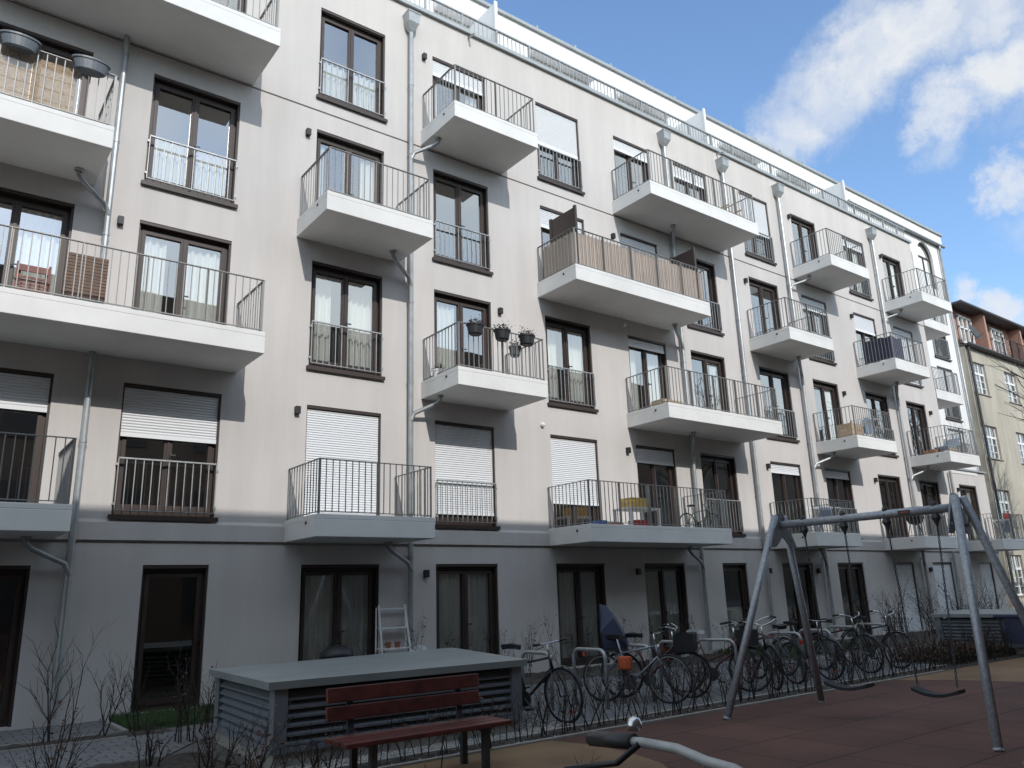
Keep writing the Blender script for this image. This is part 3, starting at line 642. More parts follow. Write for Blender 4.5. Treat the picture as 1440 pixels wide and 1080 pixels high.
# ------------------------------------------------------------------ bicycles
def bike(label,front,rear,col,lean=0,steer=0,basket=None,saddle='black',step=False,flat=False,rack=True,fender=True,bags=None,size=1.0,hub=.345,bell=False,low=False):
    f=Vector((*front,0)); r=Vector((*rear,0)); d=(f-r); ang=math.atan2(d.y,d.x)
    t=thing('bicycle',label,'bicycle',tuple((f+r)/2),ang,'bicycles parked at the stands'); t.scale=(size,)*3; t.rotation_euler=(lean,0,ang)
    fm=mat('bike_paint',col,.35,metal=.2); W=.345; wb=.52
    R_=Vector((-wb,0,W)); F_=Vector((wb,0,W)); BB=Vector((-.08,0,.28)); ST=Vector((-.23,0,.74)); HT=Vector((.33,0,.82)); HB=Vector((.37,0,.66)); SD=Vector((-.28,0,.92 if not low else .76))
    m=MB(); r1=.016
    if step: m.tube([HB,BB+Vector((.12,0,.16)),BB],.019,8); m.tube([HT-Vector((0,0,.06)),BB+Vector((.16,0,.28)),ST-Vector((-.05,0,.28))],.015,8)
    else: m.tube([HB,BB],.019,8); m.tube([HT-Vector((0,0,.02)),ST-Vector((-.01,0,.04))],.016,8)
    m.tube([HT,HB],.02,8); m.tube([BB,ST],r1,8)
    for s in (-1,1):
        m.tube([BB+Vector((0,.03*s,0)),R_+Vector((0,.055*s,0))],.010,6); m.tube([ST-Vector((0,-.02*s,.05)),R_+Vector((0,.055*s,0))],.009,6)
    F=m.build('frame',fm,t,smooth=True)
    # steering group
    def st(v): 
        v=Vector(v); a=HB; ax=(HT-HB).normalized(); return Matrix.Rotation(steer,4,ax)@(v-a)+a
    m=MB()
    for s in (-1,1): m.tube([st(HB+Vector((0,.0,-.01))),st(HB+Vector((.01,.05*s,-.03))),st(F_+Vector((-.02,.055*s,.12))),st(F_+Vector((0,.055*s,0)))],.011,6)
    m.build('fork',M['chrome'] if bags=='silver' else fm,t,smooth=True)
    for nm,c,tr in (('wheel',R_,False),('wheel',F_,True)):
        fn=(lambda v:st(v)) if tr else (lambda v:Vector(v))
        m=MB(); P=[c+Vector((W*.955*math.cos(a),0,W*.955*math.sin(a))) for a in [2*PI*i/28 for i in range(28)]]
        m.tube([fn(p) for p in P],.017,6,closed=True); w=m.build(nm,M['rubber'],t,smooth=True)
        m=MB(); P=[c+Vector((W*.89*math.cos(a),0,W*.89*math.sin(a))) for a in [2*PI*i/28 for i in range(28)]]
        m.tube([fn(p) for p in P],.010,4,closed=True); 
        m.tube([fn(c+Vector((0,-.05,0))),fn(c+Vector((0,.05,0)))],.02,8)
        for i in range(18):
            a=2*PI*i/18; s=.03*(1 if i%2 else -1); m.tube([fn(c+Vector((0,s,0))),fn(c+Vector((W*.89*math.cos(a+.1),0,W*.89*math.sin(a+.1))))],.0022,3,cap=False)
        m.build('rim',M['rim'],w)
        if fender:
            m=MB(); A=(-10,150) if not tr else (20,165)
            P=[c+Vector((W*1.07*math.cos(R(a)),0,W*1.07*math.sin(R(a)))) for a in range(A[0],A[1]+1,10)]
            for p,q in zip(P,P[1:]):
                m.face([fn(p+Vector((0,-.025,0))),fn(p+Vector((0,.025,0))),fn(q+Vector((0,.025,0))),fn(q+Vector((0,-.025,0)))])
            m.build('mudguard',M['black'],t)
    m=MB(); hc=HT+Vector((-.02,0,.16 if flat!='mid' else .26)); 
    m.tube([st(HT),st(hc)],.013,8)
    if flat=='mid': H=[(.03,-.36,.07),(.0,-.20,.085),(-.015,-.09,.09),(-.02,0,.085),(-.015,.09,.09),(0,.20,.085),(.03,.36,.07)]
    elif flat: H=[(.06,-.30,.02),(.05,-.16,.01),(.03,0,0),(.05,.16,.01),(.06,.30,.02)]
    else: H=[(-.16,-.30,.07),(-.02,-.27,.09),(.07,-.15,.05),(.05,0,0),(.07,.15,.05),(-.02,.27,.09),(-.16,.30,.07)]
    m.tube([st(hc+Vector(h)) for h in H],.011 if flat!='mid' else .0085,8); hbo=m.build('handlebar',M['chrome'] if flat!='mid' else M['galv'],t,smooth=True)
    if bell:
        m=MB(); c=st(hc+Vector(H[1])+Vector((.02,.02,.035))); m.lathe([(.013,-.011),(.014,0),(.010,.009),(.003,.012)],c,12); m.build('bell',M['chrome'],hbo,smooth=True)
    for a,b in ((H[0],H[1]),(H[-1],H[-2])):
        m=MB(); a=Vector(a);b=Vector(b); m.tube([st(hc+a+(a-b)*.05),st(hc+a+(b-a)*.85)],.018 if flat!='mid' else .0145,8); m.tube([st(hc+b),st(hc+b+Vector((.05,0,-.03))),st(hc+a+Vector((.06,0,-.05)))],.006,5); m.build('grip',M['black'],hbo,smooth=True)
    sm=M['white'] if saddle=='white' else M['black']
    m=MB(); m.tube([ST,SD],.012,8); m.build('seatpost',M['chrome'],t)
    m=MB(); P=[(-.15,.085,.0),(-.10,.10,.02),(-.02,.07,.02),(.06,.03,.012),(.14,.02,.0),(.14,-.02,0),(.06,-.03,.012),(-.02,-.07,.02),(-.10,-.10,.02),(-.15,-.085,0)]
    m.face([SD+Vector((x,y,z+.03)) for x,y,z in P]); m.face([SD+Vector((x*.9,y*.7,z-.03)) for x,y,z in P][::-1])
    for i in range(len(P)):
        a=P[i];b=P[(i+1)%len(P)]; m.face([SD+Vector((a[0],a[1],a[2]+.03)),SD+Vector((a[0]*.9,a[1]*.7,a[2]-.03)),SD+Vector((b[0]*.9,b[1]*.7,b[2]-.03)),SD+Vector((b[0],b[1],b[2]+.03))])
    m.build('saddle',sm,t)
    m=MB(); m.lathe([(.03,-.006),(.10,-.006),(.10,.006),(.03,.006)],BB+Vector((0,-.05,0)),20,M=Matrix.Rotation(PI/2,3,'X'))
    m.tube([BB+Vector((0,-.06,0)),BB+Vector((.12,-.06,-.11)),],.010,6); m.tube([BB+Vector((0,.06,0)),BB+Vector((-.12,.06,.11))],.010,6); m.box(BB.x+.07,BB.x+.16,-.16,-.065,BB.z-.125,BB.z-.10); m.box(BB.x-.16,BB.x-.07,.065,.16,BB.z+.10,BB.z+.125)
    m.tube([BB+Vector((0,-.05,.10)),R_+Vector((0,-.05,.035))],.005,4); m.tube([BB+Vector((0,-.05,-.10)),R_+Vector((0,-.05,-.035))],.005,4)
    m.build('crank',M['dark'],t)
    if rack:
        m=MB()
        for s in (-1,1): m.tube([ST+Vector((-.02,.03*s,-.06)),Vector((-.40,.055*s,.72)),Vector((-.80,.055*s,.72))],.006,5); m.tube([Vector((-.62,.055*s,.72)),R_+Vector((0,.06*s,0))],.006,5)
        for x in (-.45,-.55,-.65,-.75): m.tube([(x,-.055,.72),(x,.055,.72)],.005,4)
        m.build('carrier',M['dark'],t); m=MB(); m.box(-.84,-.81,-.035,.035,.66,.72); m.build('rear_light',M['red'],t)
    if basket:
        m=MB(); bx0,bx1,by,z0_,z1_=(.36,.66,.19,.70,.94)
        for z in (z0_,z0_+.08,z0_+.16,z1_): m.tube([st(p) for p in ((bx0,-by,z),(bx1,-by,z),(bx1,by,z),(bx0,by,z))],.008 if z==z1_ else .005,4,closed=True)
        for i in range(8):
            y=-by+2*by*i/7
            for x in (bx0,bx1): m.tube([st((x,y,z0_)),st((x,y,z1_))],.004,3)
            m.tube([st((bx0,y,z0_)),st((bx1,y,z0_))],.004,3)
        for i in range(1,7):
            x=bx0+(bx1-bx0)*i/7
            for y in (-by,by): m.tube([st((x,y,z0_)),st((x,y,z1_))],.004,3)
        if basket=='solid':
            for y in (-by,by): m.face([st((bx0,y,z0_)),st((bx1,y,z0_)),st((bx1,y,z1_-.01)),st((bx0,y,z1_-.01))])
            for x in (bx0,bx1): m.face([st((x,-by,z0_)),st((x,by,z0_)),st((x,by,z1_-.01)),st((x,-by,z1_-.01))])
        m.build('basket',M['black'],t)
    m=MB(); m.lathe([(.035,0),(.03,-.03),(.01,-.05)],st(HT+Vector((.07,0,-.02))),10,M=Matrix.Rotation(PI/2,3,'Y')); m.build('headlight',M['chrome'],t)
    if bags=='orange':
        m=MB(); m.box(-.25,-.05,-.09,.02,.46,.66); m.build('frame_bag',M['orange'],t,bevel=.03)
    if bags=='refl':
        for c in (F_,R_):
            m=MB(); a=R(-60); p=c+Vector((.22*math.cos(a),0,.22*math.sin(a))); m.box(p.x-.04,p.x+.04,-.012,.012,p.z-.015,p.z+.015); m.build('reflector',M['orange'],t)
    return t
b1=bike('black bicycle with silver brake arms, first in the row, beside the near vent box',(7.02,-5.48),(6.78,-4.46),(.025,.018,.03),lean=.05,steer=-.15,flat=True,bags='refl',rack=False)
b2=bike('silver-framed bicycle with orange bag under its bar, second in the row',(9.20,-5.28),(8.78,-4.35),(.22,.23,.26),lean=-.05,flat=True,bags='orange',fender=False,rack=True)
b3=bike('dark red bicycle with high handlebar and black front basket, carrying the child seat',(9.86,-5.12),(9.28,-4.22),(.10,.015,.02),lean=.05,basket='solid',step=True,bell=True)
b4=bike('reddish brown bicycle with white saddle and deep black basket at the third full stand',(11.02,-5.35),(10.32,-4.62),(.10,.03,.025),lean=-.06,basket='solid',saddle='white',step=True)
b5=bike('black city bicycle just right of the front swing leg',(11.42,-5.52),(11.95,-4.6),(.02,.02,.022),lean=.05)
b6=bike('dark bicycle standing behind the rear swing leg',(13.15,-5.42),(13.35,-4.4),(.03,.03,.04),lean=-.04,flat=True,rack=True,bags='refl')
b7=bike('black bicycle with chain guard between the two farthest stands',(14.50,-5.38),(14.62,-4.34),(.025,.022,.02),lean=.05)
b8=bike('black bicycle with front crate at the far end of the row',(15.55,-5.40),(15.75,-4.38),(.02,.025,.022),lean=-.05,basket='wire')
b9=bike('grey bicycle leaning at the far side of the fourth stand',(12.62,-4.3),(12.3,-5.3),(.08,.085,.09),lean=-.06,fender=False)
# foreground bicycle, only its handlebar reaches into view
t=bike('nearest bicycle, only its silver handlebar, black grip and bell showing at the bottom edge',(.949,-12.603),(2.027,-13.02),(.06,.06,.07),flat='mid',rack=False,size=1.12,low=True,bell=True); t.location.z=.0; t['group']='bicycle near the viewer'
# child seat
cs=thing('child_seat','navy covered child seat on the carrier of the dark red bicycle','child seat',(9.12,-4.35,.76),-.9)
m=MB(); prof=[(-.20,0,0),(-.24,0,.25),(-.26,0,.52),(-.25,0,.66),(-.15,0,.63),(-.02,0,.45),(.10,0,.22),(.16,0,.06),(.12,0,0)]
hw=[.13,.16,.15,.02,.05,.13,.15,.14,.12]
k=len(prof)
for i in range(k):
    a,b=prof[i],prof[(i+1)%k]; wa,wb_=hw[i],hw[(i+1)%k]
    m.face([(a[0],-wa,a[2]),(b[0],-wb_,b[2]),(b[0],wb_,b[2]),(a[0],wa,a[2])])
m.face([(p[0],-w,p[2]) for p,w in zip(prof,hw)]); m.face([(p[0],w,p[2]) for p,w in zip(prof,hw)][::-1]); m.build('rain_cover',M['navy'],cs)
m=MB(); m.box(-.2,.15,-.12,.12,-.05,0); m.box(.05,.13,-.17,-.12,-.35,-.02); m.box(.05,.13,.12,.17,-.35,-.02); m.build('seat_base',M['black'],cs,bevel=.01)
# ------------------------------------------------------------------ bike stands
def stand_mesh():
    m=MB(); h=.80; w=.34; rr=.12; P=[(0,-w,0),(0,-w,h-rr)]+[(0,-w+rr-rr*math.cos(a),h-rr+rr*math.sin(a)) for a in (R(22),R(45),R(68),R(90))]+[(0,w-rr+rr*math.sin(a),h-rr+rr*math.cos(a)) for a in (0,R(22),R(45),R(68),R(90))]+[(0,w,0)]
    m.tube(P,.026,10); return m
st0=None
labs=['nearest steel bicycle stand, half hidden by the vent box','steel bicycle stand right of the first black bicycle','steel bicycle stand by the silver-framed bicycle','steel bicycle stand next to the black basket of the dark red bicycle','steel bicycle stand holding the white-saddled bicycle','steel bicycle stand right of the front swing leg','steel bicycle stand behind the rear swing leg','steel bicycle stand left of the far pair of bicycles','farthest steel bicycle stand in the row']
for i,(x,y) in enumerate(((7.42,-4.42),(8.22,-4.66),(9.18,-4.62),(10.02,-4.7),(10.72,-4.95),(12.72,-4.86),(13.68,-4.86),(14.9,-4.7),(15.95,-4.68))):
    if st0 is None: o=st0=stand_mesh().build('bicycle_stand',M['galv'],smooth=True)
    else: o=st0.copy(); COL.objects.link(o)
    o.location=(x,y,0); o.rotation_euler=(0,0,(.25 if i==4 else .04*((i*7)%3-1))); tag(o,labs[i],'bicycle stand','row of steel bicycle stands')
# ------------------------------------------------------------------ shrubs
def twigs(m,lf,p,d,L,r,lvl,rr,leaf):
    n=3; pts=[p]; dd=d.normalized()
    for i in range(n):
        dd=(dd+Vector((rr.uniform(-1,1),rr.uniform(-1,1),rr.uniform(-.3,.6)))*.16).normalized(); pts.append(pts[-1]+dd*L/n)
    m.tube(pts,r,4 if lvl>1 else 3,cap=False,r2=r*.55)
    if lvl<=0:
        return
    for i in range(1,n+1):
        for k in range(rr.choice((1,1,2))):
            nd=(dd+Vector((rr.uniform(-1,1),rr.uniform(-1,1),rr.uniform(-.1,.5)))*.75).normalized()
            twigs(m,lf,pts[i],nd,L*rr.uniform(.4,.65),r*.5,lvl-1,rr,leaf)
    if leaf:
        for i in range(leaf):
            q=pts[rr.randint(1,n)]+Vector((rr.uniform(-.06,.06),rr.uniform(-.06,.06),rr.uniform(-.08,.10))); a=rr.uniform(0,6); s=rr.uniform(.010,.020); u=Vector((math.cos(a),math.sin(a),rr.uniform(-.6,.6)))*s*1.5; v=Vector((-math.sin(a),math.cos(a),rr.uniform(-1,1)))*s*.7
            lf.face([q-u,q+v,q+u,q-v])
def shrub(name,label,loc,h,stems,seed,leaf=0,lvl=2,spread=.35,group=None,lm=None,cat='shrub',r=.006):
    rr=random.Random(seed); t=thing(name,label,cat,loc,0,group); m=MB(); lf=MB()
    for i in range(stems):
        p=Vector((rr.uniform(-.05,.05)*stems**.5,rr.uniform(-.05,.05)*stems**.5,0)); d=Vector((rr.uniform(-1,1)*spread,rr.uniform(-1,1)*spread,1))
        twigs(m,lf,p,d,h*rr.uniform(.55,.8),r*rr.uniform(.7,1.1),lvl,rr,leaf)
    m.build('stems',M['twig'],t)
    if lf.f: lf.build('leaves',lm or M['leaf'],t)
    return t
G_H='bare hedge plants along the playground edge'
x=6.2; i=0
protos=[]
while x<19.0:
    lab='bare twiggy hedge plant in the row between the bicycles and the playground'
    loc=(x,-6.05+random.uniform(-.06,.06),.03)
    if i<7:
        o=shrub('hedge_plant',lab,loc,random.uniform(.50,.72),2 if i%2 else 3,100+i,leaf=0 if i%3 else 2,group=G_H,r=.009); protos.append(o)
    else:
        o=copy_tree(protos[i%7]); o.location=loc; o.rotation_euler=(0,0,random.uniform(0,6)); s=random.uniform(.85,1.2); o.scale=(s,s,s)
    x+=random.uniform(.14,.25); i+=1
G2='bare hedge plants behind the red bench'
for k in range(14):
    o=copy_tree(protos[k%7]); o.location=(3.1+.24*k,-6.08,.02); o.rotation_euler=(0,0,k*1.3); o['label']='bare twiggy hedge plant behind the red bench, before the vent box'; o['group']=G2; s=.72+.2*((k*5)%4)/4; o.scale=(s,s,s)
spec=[('leafless stem with dark buds rising highest over the left part of the vent box cover',(2.02,-8.05),1.28,1,0,1),
('shrub with clusters of dry brown leaves before the vent box corner',(2.35,-7.15),1.05,3,5,2),
('dense bare shrub with dry brown leaves left of the vent box',(2.55,-5.6),.72,6,2,2),
('bare spreading shrub in the bed at the lower left, beside the path',(2.25,-4.6),.66,5,1,2),
('tall slanting branch with dry leaf tufts before the left downpipe',(1.0,-6.9),1.25,3,4,2),
('dark knotted shrub at the bottom left corner',(.75,-8.3),.8,4,3,2),
('slender bare sapling by the left downpipe',(1.72,-1.85),1.35,2,0,2),
('bare forked sapling left of the lawn',(2.32,-1.85),1.0,2,0,2),
('tall thin bare sapling between the downpipe and the forked one',(1.98,-1.85),1.6,1,0,2),
('low bare sapling at the lawn corner',(2.75,-1.7),.95,2,0,2),
('bare shrub in front of the dark single door',(3.5,-2.4),.7,5,1,2),
('dry shrub hiding the left end of the vent box',(3.05,-3.0),.9,5,2,2),
('bare shrub low under the bench seat, left end',(3.3,-6.25),.5,4,1,2),
('bare shrub at the right end of the red bench',(5.2,-6.3),.75,3,1,2),
('small shrub with a leaf tuft at the tan surface, in front of the handlebar',(4.3,-8.95),.55,2,3,2),
('thin leafless whip in front of the bench, at centre',(3.45,-8.2),.8,1,0,1)]
for k,(lab,(x,y),h,st_,lf_,lv) in enumerate(spec): shrub('shrub',lab,(x,y,.02),h*(.66 if y<-4 else .86),st_+(1 if st_>1 else 0),500+k,leaf=lf_,lvl=lv,r=.0115,spread=.3)
places=['behind the first black bicycle','left of the first ground floor double door','behind the first bicycle stand','behind the second bicycle stand','by the silver-framed bicycle','behind the child seat','left of the narrow door','behind the white saddle','near the fourth downpipe','behind the swing leg','left of the far double door','under the lamp between the far doors']
for k in range(12):
    shrub('flowerbed_shrub','wiry seed-headed plant in the wall bed, '+places[k],(6.7+k*.82,-.9-.3*(k%2),.03),random.uniform(.75,1.1),4,700+k,leaf=4,lvl=2,group='plants in the bed along the wall',lm=M['twig'])
for k in range(9):
    shrub('flowerbed_shrub','wiry plant with dry heads in the far wall bed, '+['first','second','third','fourth','fifth','sixth','seventh','eighth','ninth'][k]+' from the left',(21.2+k*1.0,-1.5-.4*(k%2),.03),random.uniform(1.0,1.5),6,760+k,leaf=6,lvl=2,group='plants in the far wall bed',lm=M['twig'],r=.01)
def cover(name,label,x0,x1,y0,y1,n,h,mt,seed,s=.03):
    rr=random.Random(seed); m=MB()
    for i in range(n):
        c=Vector((rr.uniform(x0,x1),rr.uniform(y0,y1),0)); hh=h*(.4+.6*abs(math.sin(c.x*2.1)*math.cos(c.y*3.3))); c.z=rr.uniform(.02,hh); a=rr.uniform(0,6); u=Vector((math.cos(a),math.sin(a),rr.uniform(-.5,.8)))*s; v=Vector((-math.sin(a),math.cos(a),rr.uniform(-.8,.8)))*s*.6
        m.face([c-u,c+v,c+u,c-v])
    return tag(m.build(name,mt),label,'ground cover',kind='stuff')
cover('ground_cover','low brown and green ground cover in the far playground bed',16.7,22.5,-5.9,-4.6,9000,.38,M['leaf'],5)
cover('ground_cover','green leafy ground cover under the far playground bed shrubs',16.7,22.5,-5.9,-4.6,6000,.30,mat('olive',(.05,.06,.02),.8),6)
cover('ground_cover','dry leaf litter in the bed along the wall',6.3,16.2,-1.55,-.1,5000,.06,M['leaf'],7,.02)
cover('ground_cover','dry leaves scattered over the left bed',-3,3.0,-6.15,-4.0,3500,.05,M['leaf'],8,.02)
# ------------------------------------------------------------------ trees
def tree(label,loc,h,seed,lvls=5,r0=.16,spread=.55):
    rr=random.Random(seed); t=thing('bare_tree',label,'tree',loc); tr=MB(); cr=MB()
    def grow(p,d,L,r,l):
        n=3; pts=[p]; dd=d
        for i in range(n):
            dd=(dd+Vector((rr.uniform(-1,1),rr.uniform(-1,1),rr.uniform(-.5,.8)))*.14).normalized(); pts.append(pts[-1]+dd*L/n)
        (tr if l>=lvls-1 else cr).tube(pts,r,8 if l>=lvls-1 else (5 if l>1 else 3),cap=False,r2=r*.65)
        if l<=0: return
        k=rr.choice((2,3,3)) if l<lvls else 4
        for j in range(k):
            nd=(dd+Vector((rr.uniform(-1,1),rr.uniform(-1,1),rr.uniform(-.35,.5)))*spread*1.3).normalized(); grow(pts[-1] if j else pts[-1],nd,L*rr.uniform(.62,.85),r*.6,l-1)
        grow(pts[2],(dd+Vector((rr.uniform(-1,1),rr.uniform(-1,1),.1))*spread*1.5).normalized(),L*.6,r*.45,l-1)
    grow(Vector((0,0,0)),Vector((0,0,1)),h*.27,r0,lvls)
    tr.build('trunk',M['bark'],t,smooth=True); cr.build('crown',M['bark'],t); return t
tree('bare tree whose twigs reach in before the beige house at the right edge',(38.9,-2.4,0),12.5,11,spread=.68)
tree('tall bare tree standing across the court, mirrored in the middle windows',(42,-20,0),17,12,r0=.25)
tree('bare tree near the opposite block, mirrored in the right windows',(33,-26,0),14,13,r0=.22)
# ------------------------------------------------------------------ items on balconies and by the doors
def planter(name,label,c,L=.5,W=.15,H=.2,mt=None,group=None,plant=None):
    t=thing(name,label,'planter',c,0,group); m=MB(); m.lathe([(.62,-H*.0),(.80,H*.12),(.95,H*.8),(1.06,H*.86),(1.06,H),(.98,H),(.9,H*.75),(.2,H*.7)],(0,0,0),24,sx=L/2,sy=W)
    m.build('pot',mt or M['planter'],t,smooth=False)
    if plant:
        rr=random.Random(int(c[0]*100)); l=MB(); fl=MB()
        for i in range(170):
            q=Vector((rr.gauss(0,L*.22),rr.gauss(0,.08),H+abs(rr.gauss(0,.07)))); a=rr.uniform(0,6); s=.022; u=Vector((math.cos(a),math.sin(a),rr.uniform(-.5,.8)))*s; v=Vector((-math.sin(a),math.cos(a),rr.uniform(-.8,.8)))*s*.6
            (fl if rr.random()<plant else l).face([q-u,q+v,q+u,q-v])
        l.build('foliage',M['green'],t)
        if fl.f: fl.build('blossom',M['petal'],t)
    return t
planter('railing_planter','long dark grey planter hooked on the bamboo-screened balcony, left one of two',(.42,-1.46,9.63),.52,.13,.21,group='oval grey railing planters')
planter('railing_planter','long dark grey planter hooked on the bamboo-screened balcony, right one near the corner',(1.37,-1.46,9.63),.52,.13,.21,group='oval grey railing planters')
for x,lab in ((8.54,'black railing pot with pink flowers, leftmost of three'),(9.21,'black railing pot with mostly green leaves, middle of three'),(9.85,'black railing pot with pink flowers, rightmost of three')):
    planter('flower_pot',lab,(x,-1.47,6.62),.36,.15,.22,mt=M['black'],group='black flower pots on the balcony rail',plant=.08 if x==9.21 else .3)
planter('flower_pot','dark pot with trailing plant hung inside the rail below the pink flowers',(9.72,-1.22,6.42),.26,.12,.22,mt=M['planter'],plant=.02)
planter('flower_pot','small white pot with dark plant on the floor of the flower balcony',(8.30,-.5,5.90),.26,.13,.2,mt=M['white'],plant=.02)
# bamboo screen
m=MB(); x=-.35
while x<1.22: m.tube([(x,-1.28,8.93),(x,-1.28,9.72)],.0065,4,cap=False); x+=.0135
for z in (9.05,9.25,9.45,9.65): m.box(-.35,1.22,-1.288,-1.272,z-.004,z+.004)
tag(m.build('reed_screen',M['bamboo']),'tan bamboo reed screen inside the upper left balcony railing','screen')
# cloth screen on the third-floor double balcony
m=MB(); pts=[]; 
path=[(11.52,-.15),(11.52,-1.29),(16.03,-1.29)]
def seg(a,b,n): return [(a[0]+(b[0]-a[0])*i/n,a[1]+(b[1]-a[1])*i/n) for i in range(n)]
P=seg(path[0],path[1],30)+seg(path[1],path[2],120)+[path[2]]
P=[(x+.008*math.sin(i*1.1),y+.010*math.sin(i*.9)) for i,(x,y) in enumerate(P)]
for (a,b),(c,d) in zip(P,P[1:]): m.face([(a,b,8.93),(c,d,8.93),(c,d,9.74),(a,b,9.76)])
tag(m.build('cloth_screen',M['cloth']),'greige fabric windbreak wrapped inside the long third-floor balcony railing','screen')
# black cover on railing
m=MB(); P=[(25.80,-.3+ -1.0*i/14) for i in range(15)]+[(25.8+.75*i/8,-1.30) for i in range(1,9)]
for i,((a,b),(c,d)) in enumerate(zip(P,P[1:])): m.face([(a,b,8.92),(c,d,8.92),(c,d,9.70+.03*math.sin(i)),(a,b,9.70+.03*math.sin(i-1))])
tag(m.build('cover_sheet',M['navy']),'black sheet tied inside a single balcony railing on the right, third floor','sheet')
def slat_chair(name,label,x,y,z,mt):
    t=thing(name,label,'chair',(x,y,z)); m=MB(); 
    for s in (-.21,.21): m.box(s-.018,s+.018,-.03,.0,0,.82); m.box(s*.85-.018,s*.85+.018,.02,.05,0,.78)
    m.build('frame',mt,t); m=MB()
    for i in range(5): m.box(-.19,.19,-.05,-.032,.34+.055*i,.375+.055*i)
    m.build('seat',mt,t); m=MB(); m.box(-.2,.2,-.035,-.005,.68,.78); m.box(-.2,.2,-.035,-.005,.10,.16); m.build('backrest',mt,t); return t
slat_chair('folding_chair','folded red-brown slatted chair on the long second-floor balcony, far left',1.05,-.55,5.87,M['wood'])
t=thing('folding_table','folded brown slatted table leaning beside the red-brown chair','table',(1.76,-.5,5.87)); m=MB()
for i in range(13): m.box(-.30,.30,-.012,.012,.45+.055*i,.495+.055*i)
m.box(-.30,-.26,.012,.03,.44,1.16); m.box(.26,.30,.012,.03,.44,1.16); m.build('table_top',M['brown'],t)
for s in (-.22,.2): m=MB(); m.box(s-.02,s+.02,0,.04,0,.9); m.build('leg',M['dark'],t)
def crate(name,label,c,sx,sy,sz,mt,cat='crate'):
    m=MB(); x,y,z=c
    for k in range(3):
        za=z+sz*k/3; zb_=z+sz*(k+1)/3-.012; m.box(x,x+sx,y,y+.012,za,zb_); m.box(x,x+sx,y+sy-.012,y+sy,za,zb_); m.box(x,x+.012,y+.012,y+sy-.012,za,zb_); m.box(x+sx-.012,x+sx,y+.012,y+sy-.012,za,zb_)
    m.box(x+.012,x+sx-.012,y+.012,y+sy-.012,z,z+.012)
    for a in (x+.012,x+sx-.032):
        for b in (y+.012,y+sy-.032): m.box(a,a+.02,b,b+.02,z+.012,z+sz-.015)
    return tag(m.build(name,mt),label,cat)
crate('wooden_crate','low wooden crate on the long second-floor balcony by its left door',(14.35,-1.1,5.88),.7,.4,.26,M['bamboo'])
t=thing('balcony_table','low white table with yellow crate on the long first-floor balcony','table',(13.35,-.9,2.93)); m=MB(); m.box(-.5,.5,-.28,.28,.46,.50); m.build('table_top',M['white'],t,bevel=.005)
for sx in (-.46,.46):
    for sy in (-.25,.25): m=MB(); m.box(sx-.03,sx+.03,sy-.025,sy+.025,0,.46); m.build('leg',M['white'],t)
crate('yellow_crate','yellow plastic crate on the white balcony table',(13.05,-1.05,3.435),.55,.35,.24,M['yellow'])
crate('storage_box','red plastic box on the floor under the balcony table',(13.15,-1.1,2.93),.35,.3,.24,M['red'],'box')
crate('storage_box','blue plastic box standing left of the table on the first-floor balcony',(12.1,-.9,2.93),.3,.3,.22,M['blue'],'box')
crate('storage_box','red-orange low box beside the blue one on the first-floor balcony',(12.5,-.95,2.93),.35,.3,.16,M['orange'],'box')
crate('wicker_basket','tall tan wicker basket on a second-floor balcony at right',(23.2,-.9,5.88),.65,.5,.62,M['bamboo'],'basket')
crate('storage_box','orange-brown crate on the second-floor balcony before the recess',(29.0,-.7,5.88),.4,.4,.3,M['pot'],'box')
# drying rack
def rack(label,x,y,z,w,mt):
    t=thing('drying_rack',label,'drying rack',(x,y,z)); m=MB()
    for s in (-w/2,w/2): m.tube([(s,-.25,0),(s,.25,.85)],.012,6); m.tube([(s,.25,0),(s,-.25,.85)],.012,6)
    for i in range(7): m.tube([(-w/2,-.25+.5*i/6,.85),(w/2,-.25+.5*i/6,.85)],.006,4)
    m.build('frame',M['white'],t); m=MB(); wavy(m,-w*.45,w*.2,-.12,.35,.86,.02,.2,3); wavy(m,-w*.1,w*.45,.1,.4,.86,.02,.2,5); m.build('laundry',mt,t); return t
rack('drying rack with blue-grey laundry on the first-floor balcony behind the swing beam',21.2,-.8,2.92,1.0,M['greycloth'])
rack('drying rack with pale laundry on a second-floor balcony at right',24.35,-.8,5.88,.8,M['greycloth'])
rack('drying rack with grey cloth on the far first-floor balcony',33.2,-.9,2.92,.8,M['greycloth'])
# small bicycle on first-floor balcony
def small_bike():
    t=bike('small green bicycle on the long first-floor balcony',(16.0,-.95),(15.2,-.75),(.03,.16,.06),size=.72,flat=True,rack=False,fender=False); t.location.z=2.92; t['group']='bicycle on a balcony'; return t
small_bike()
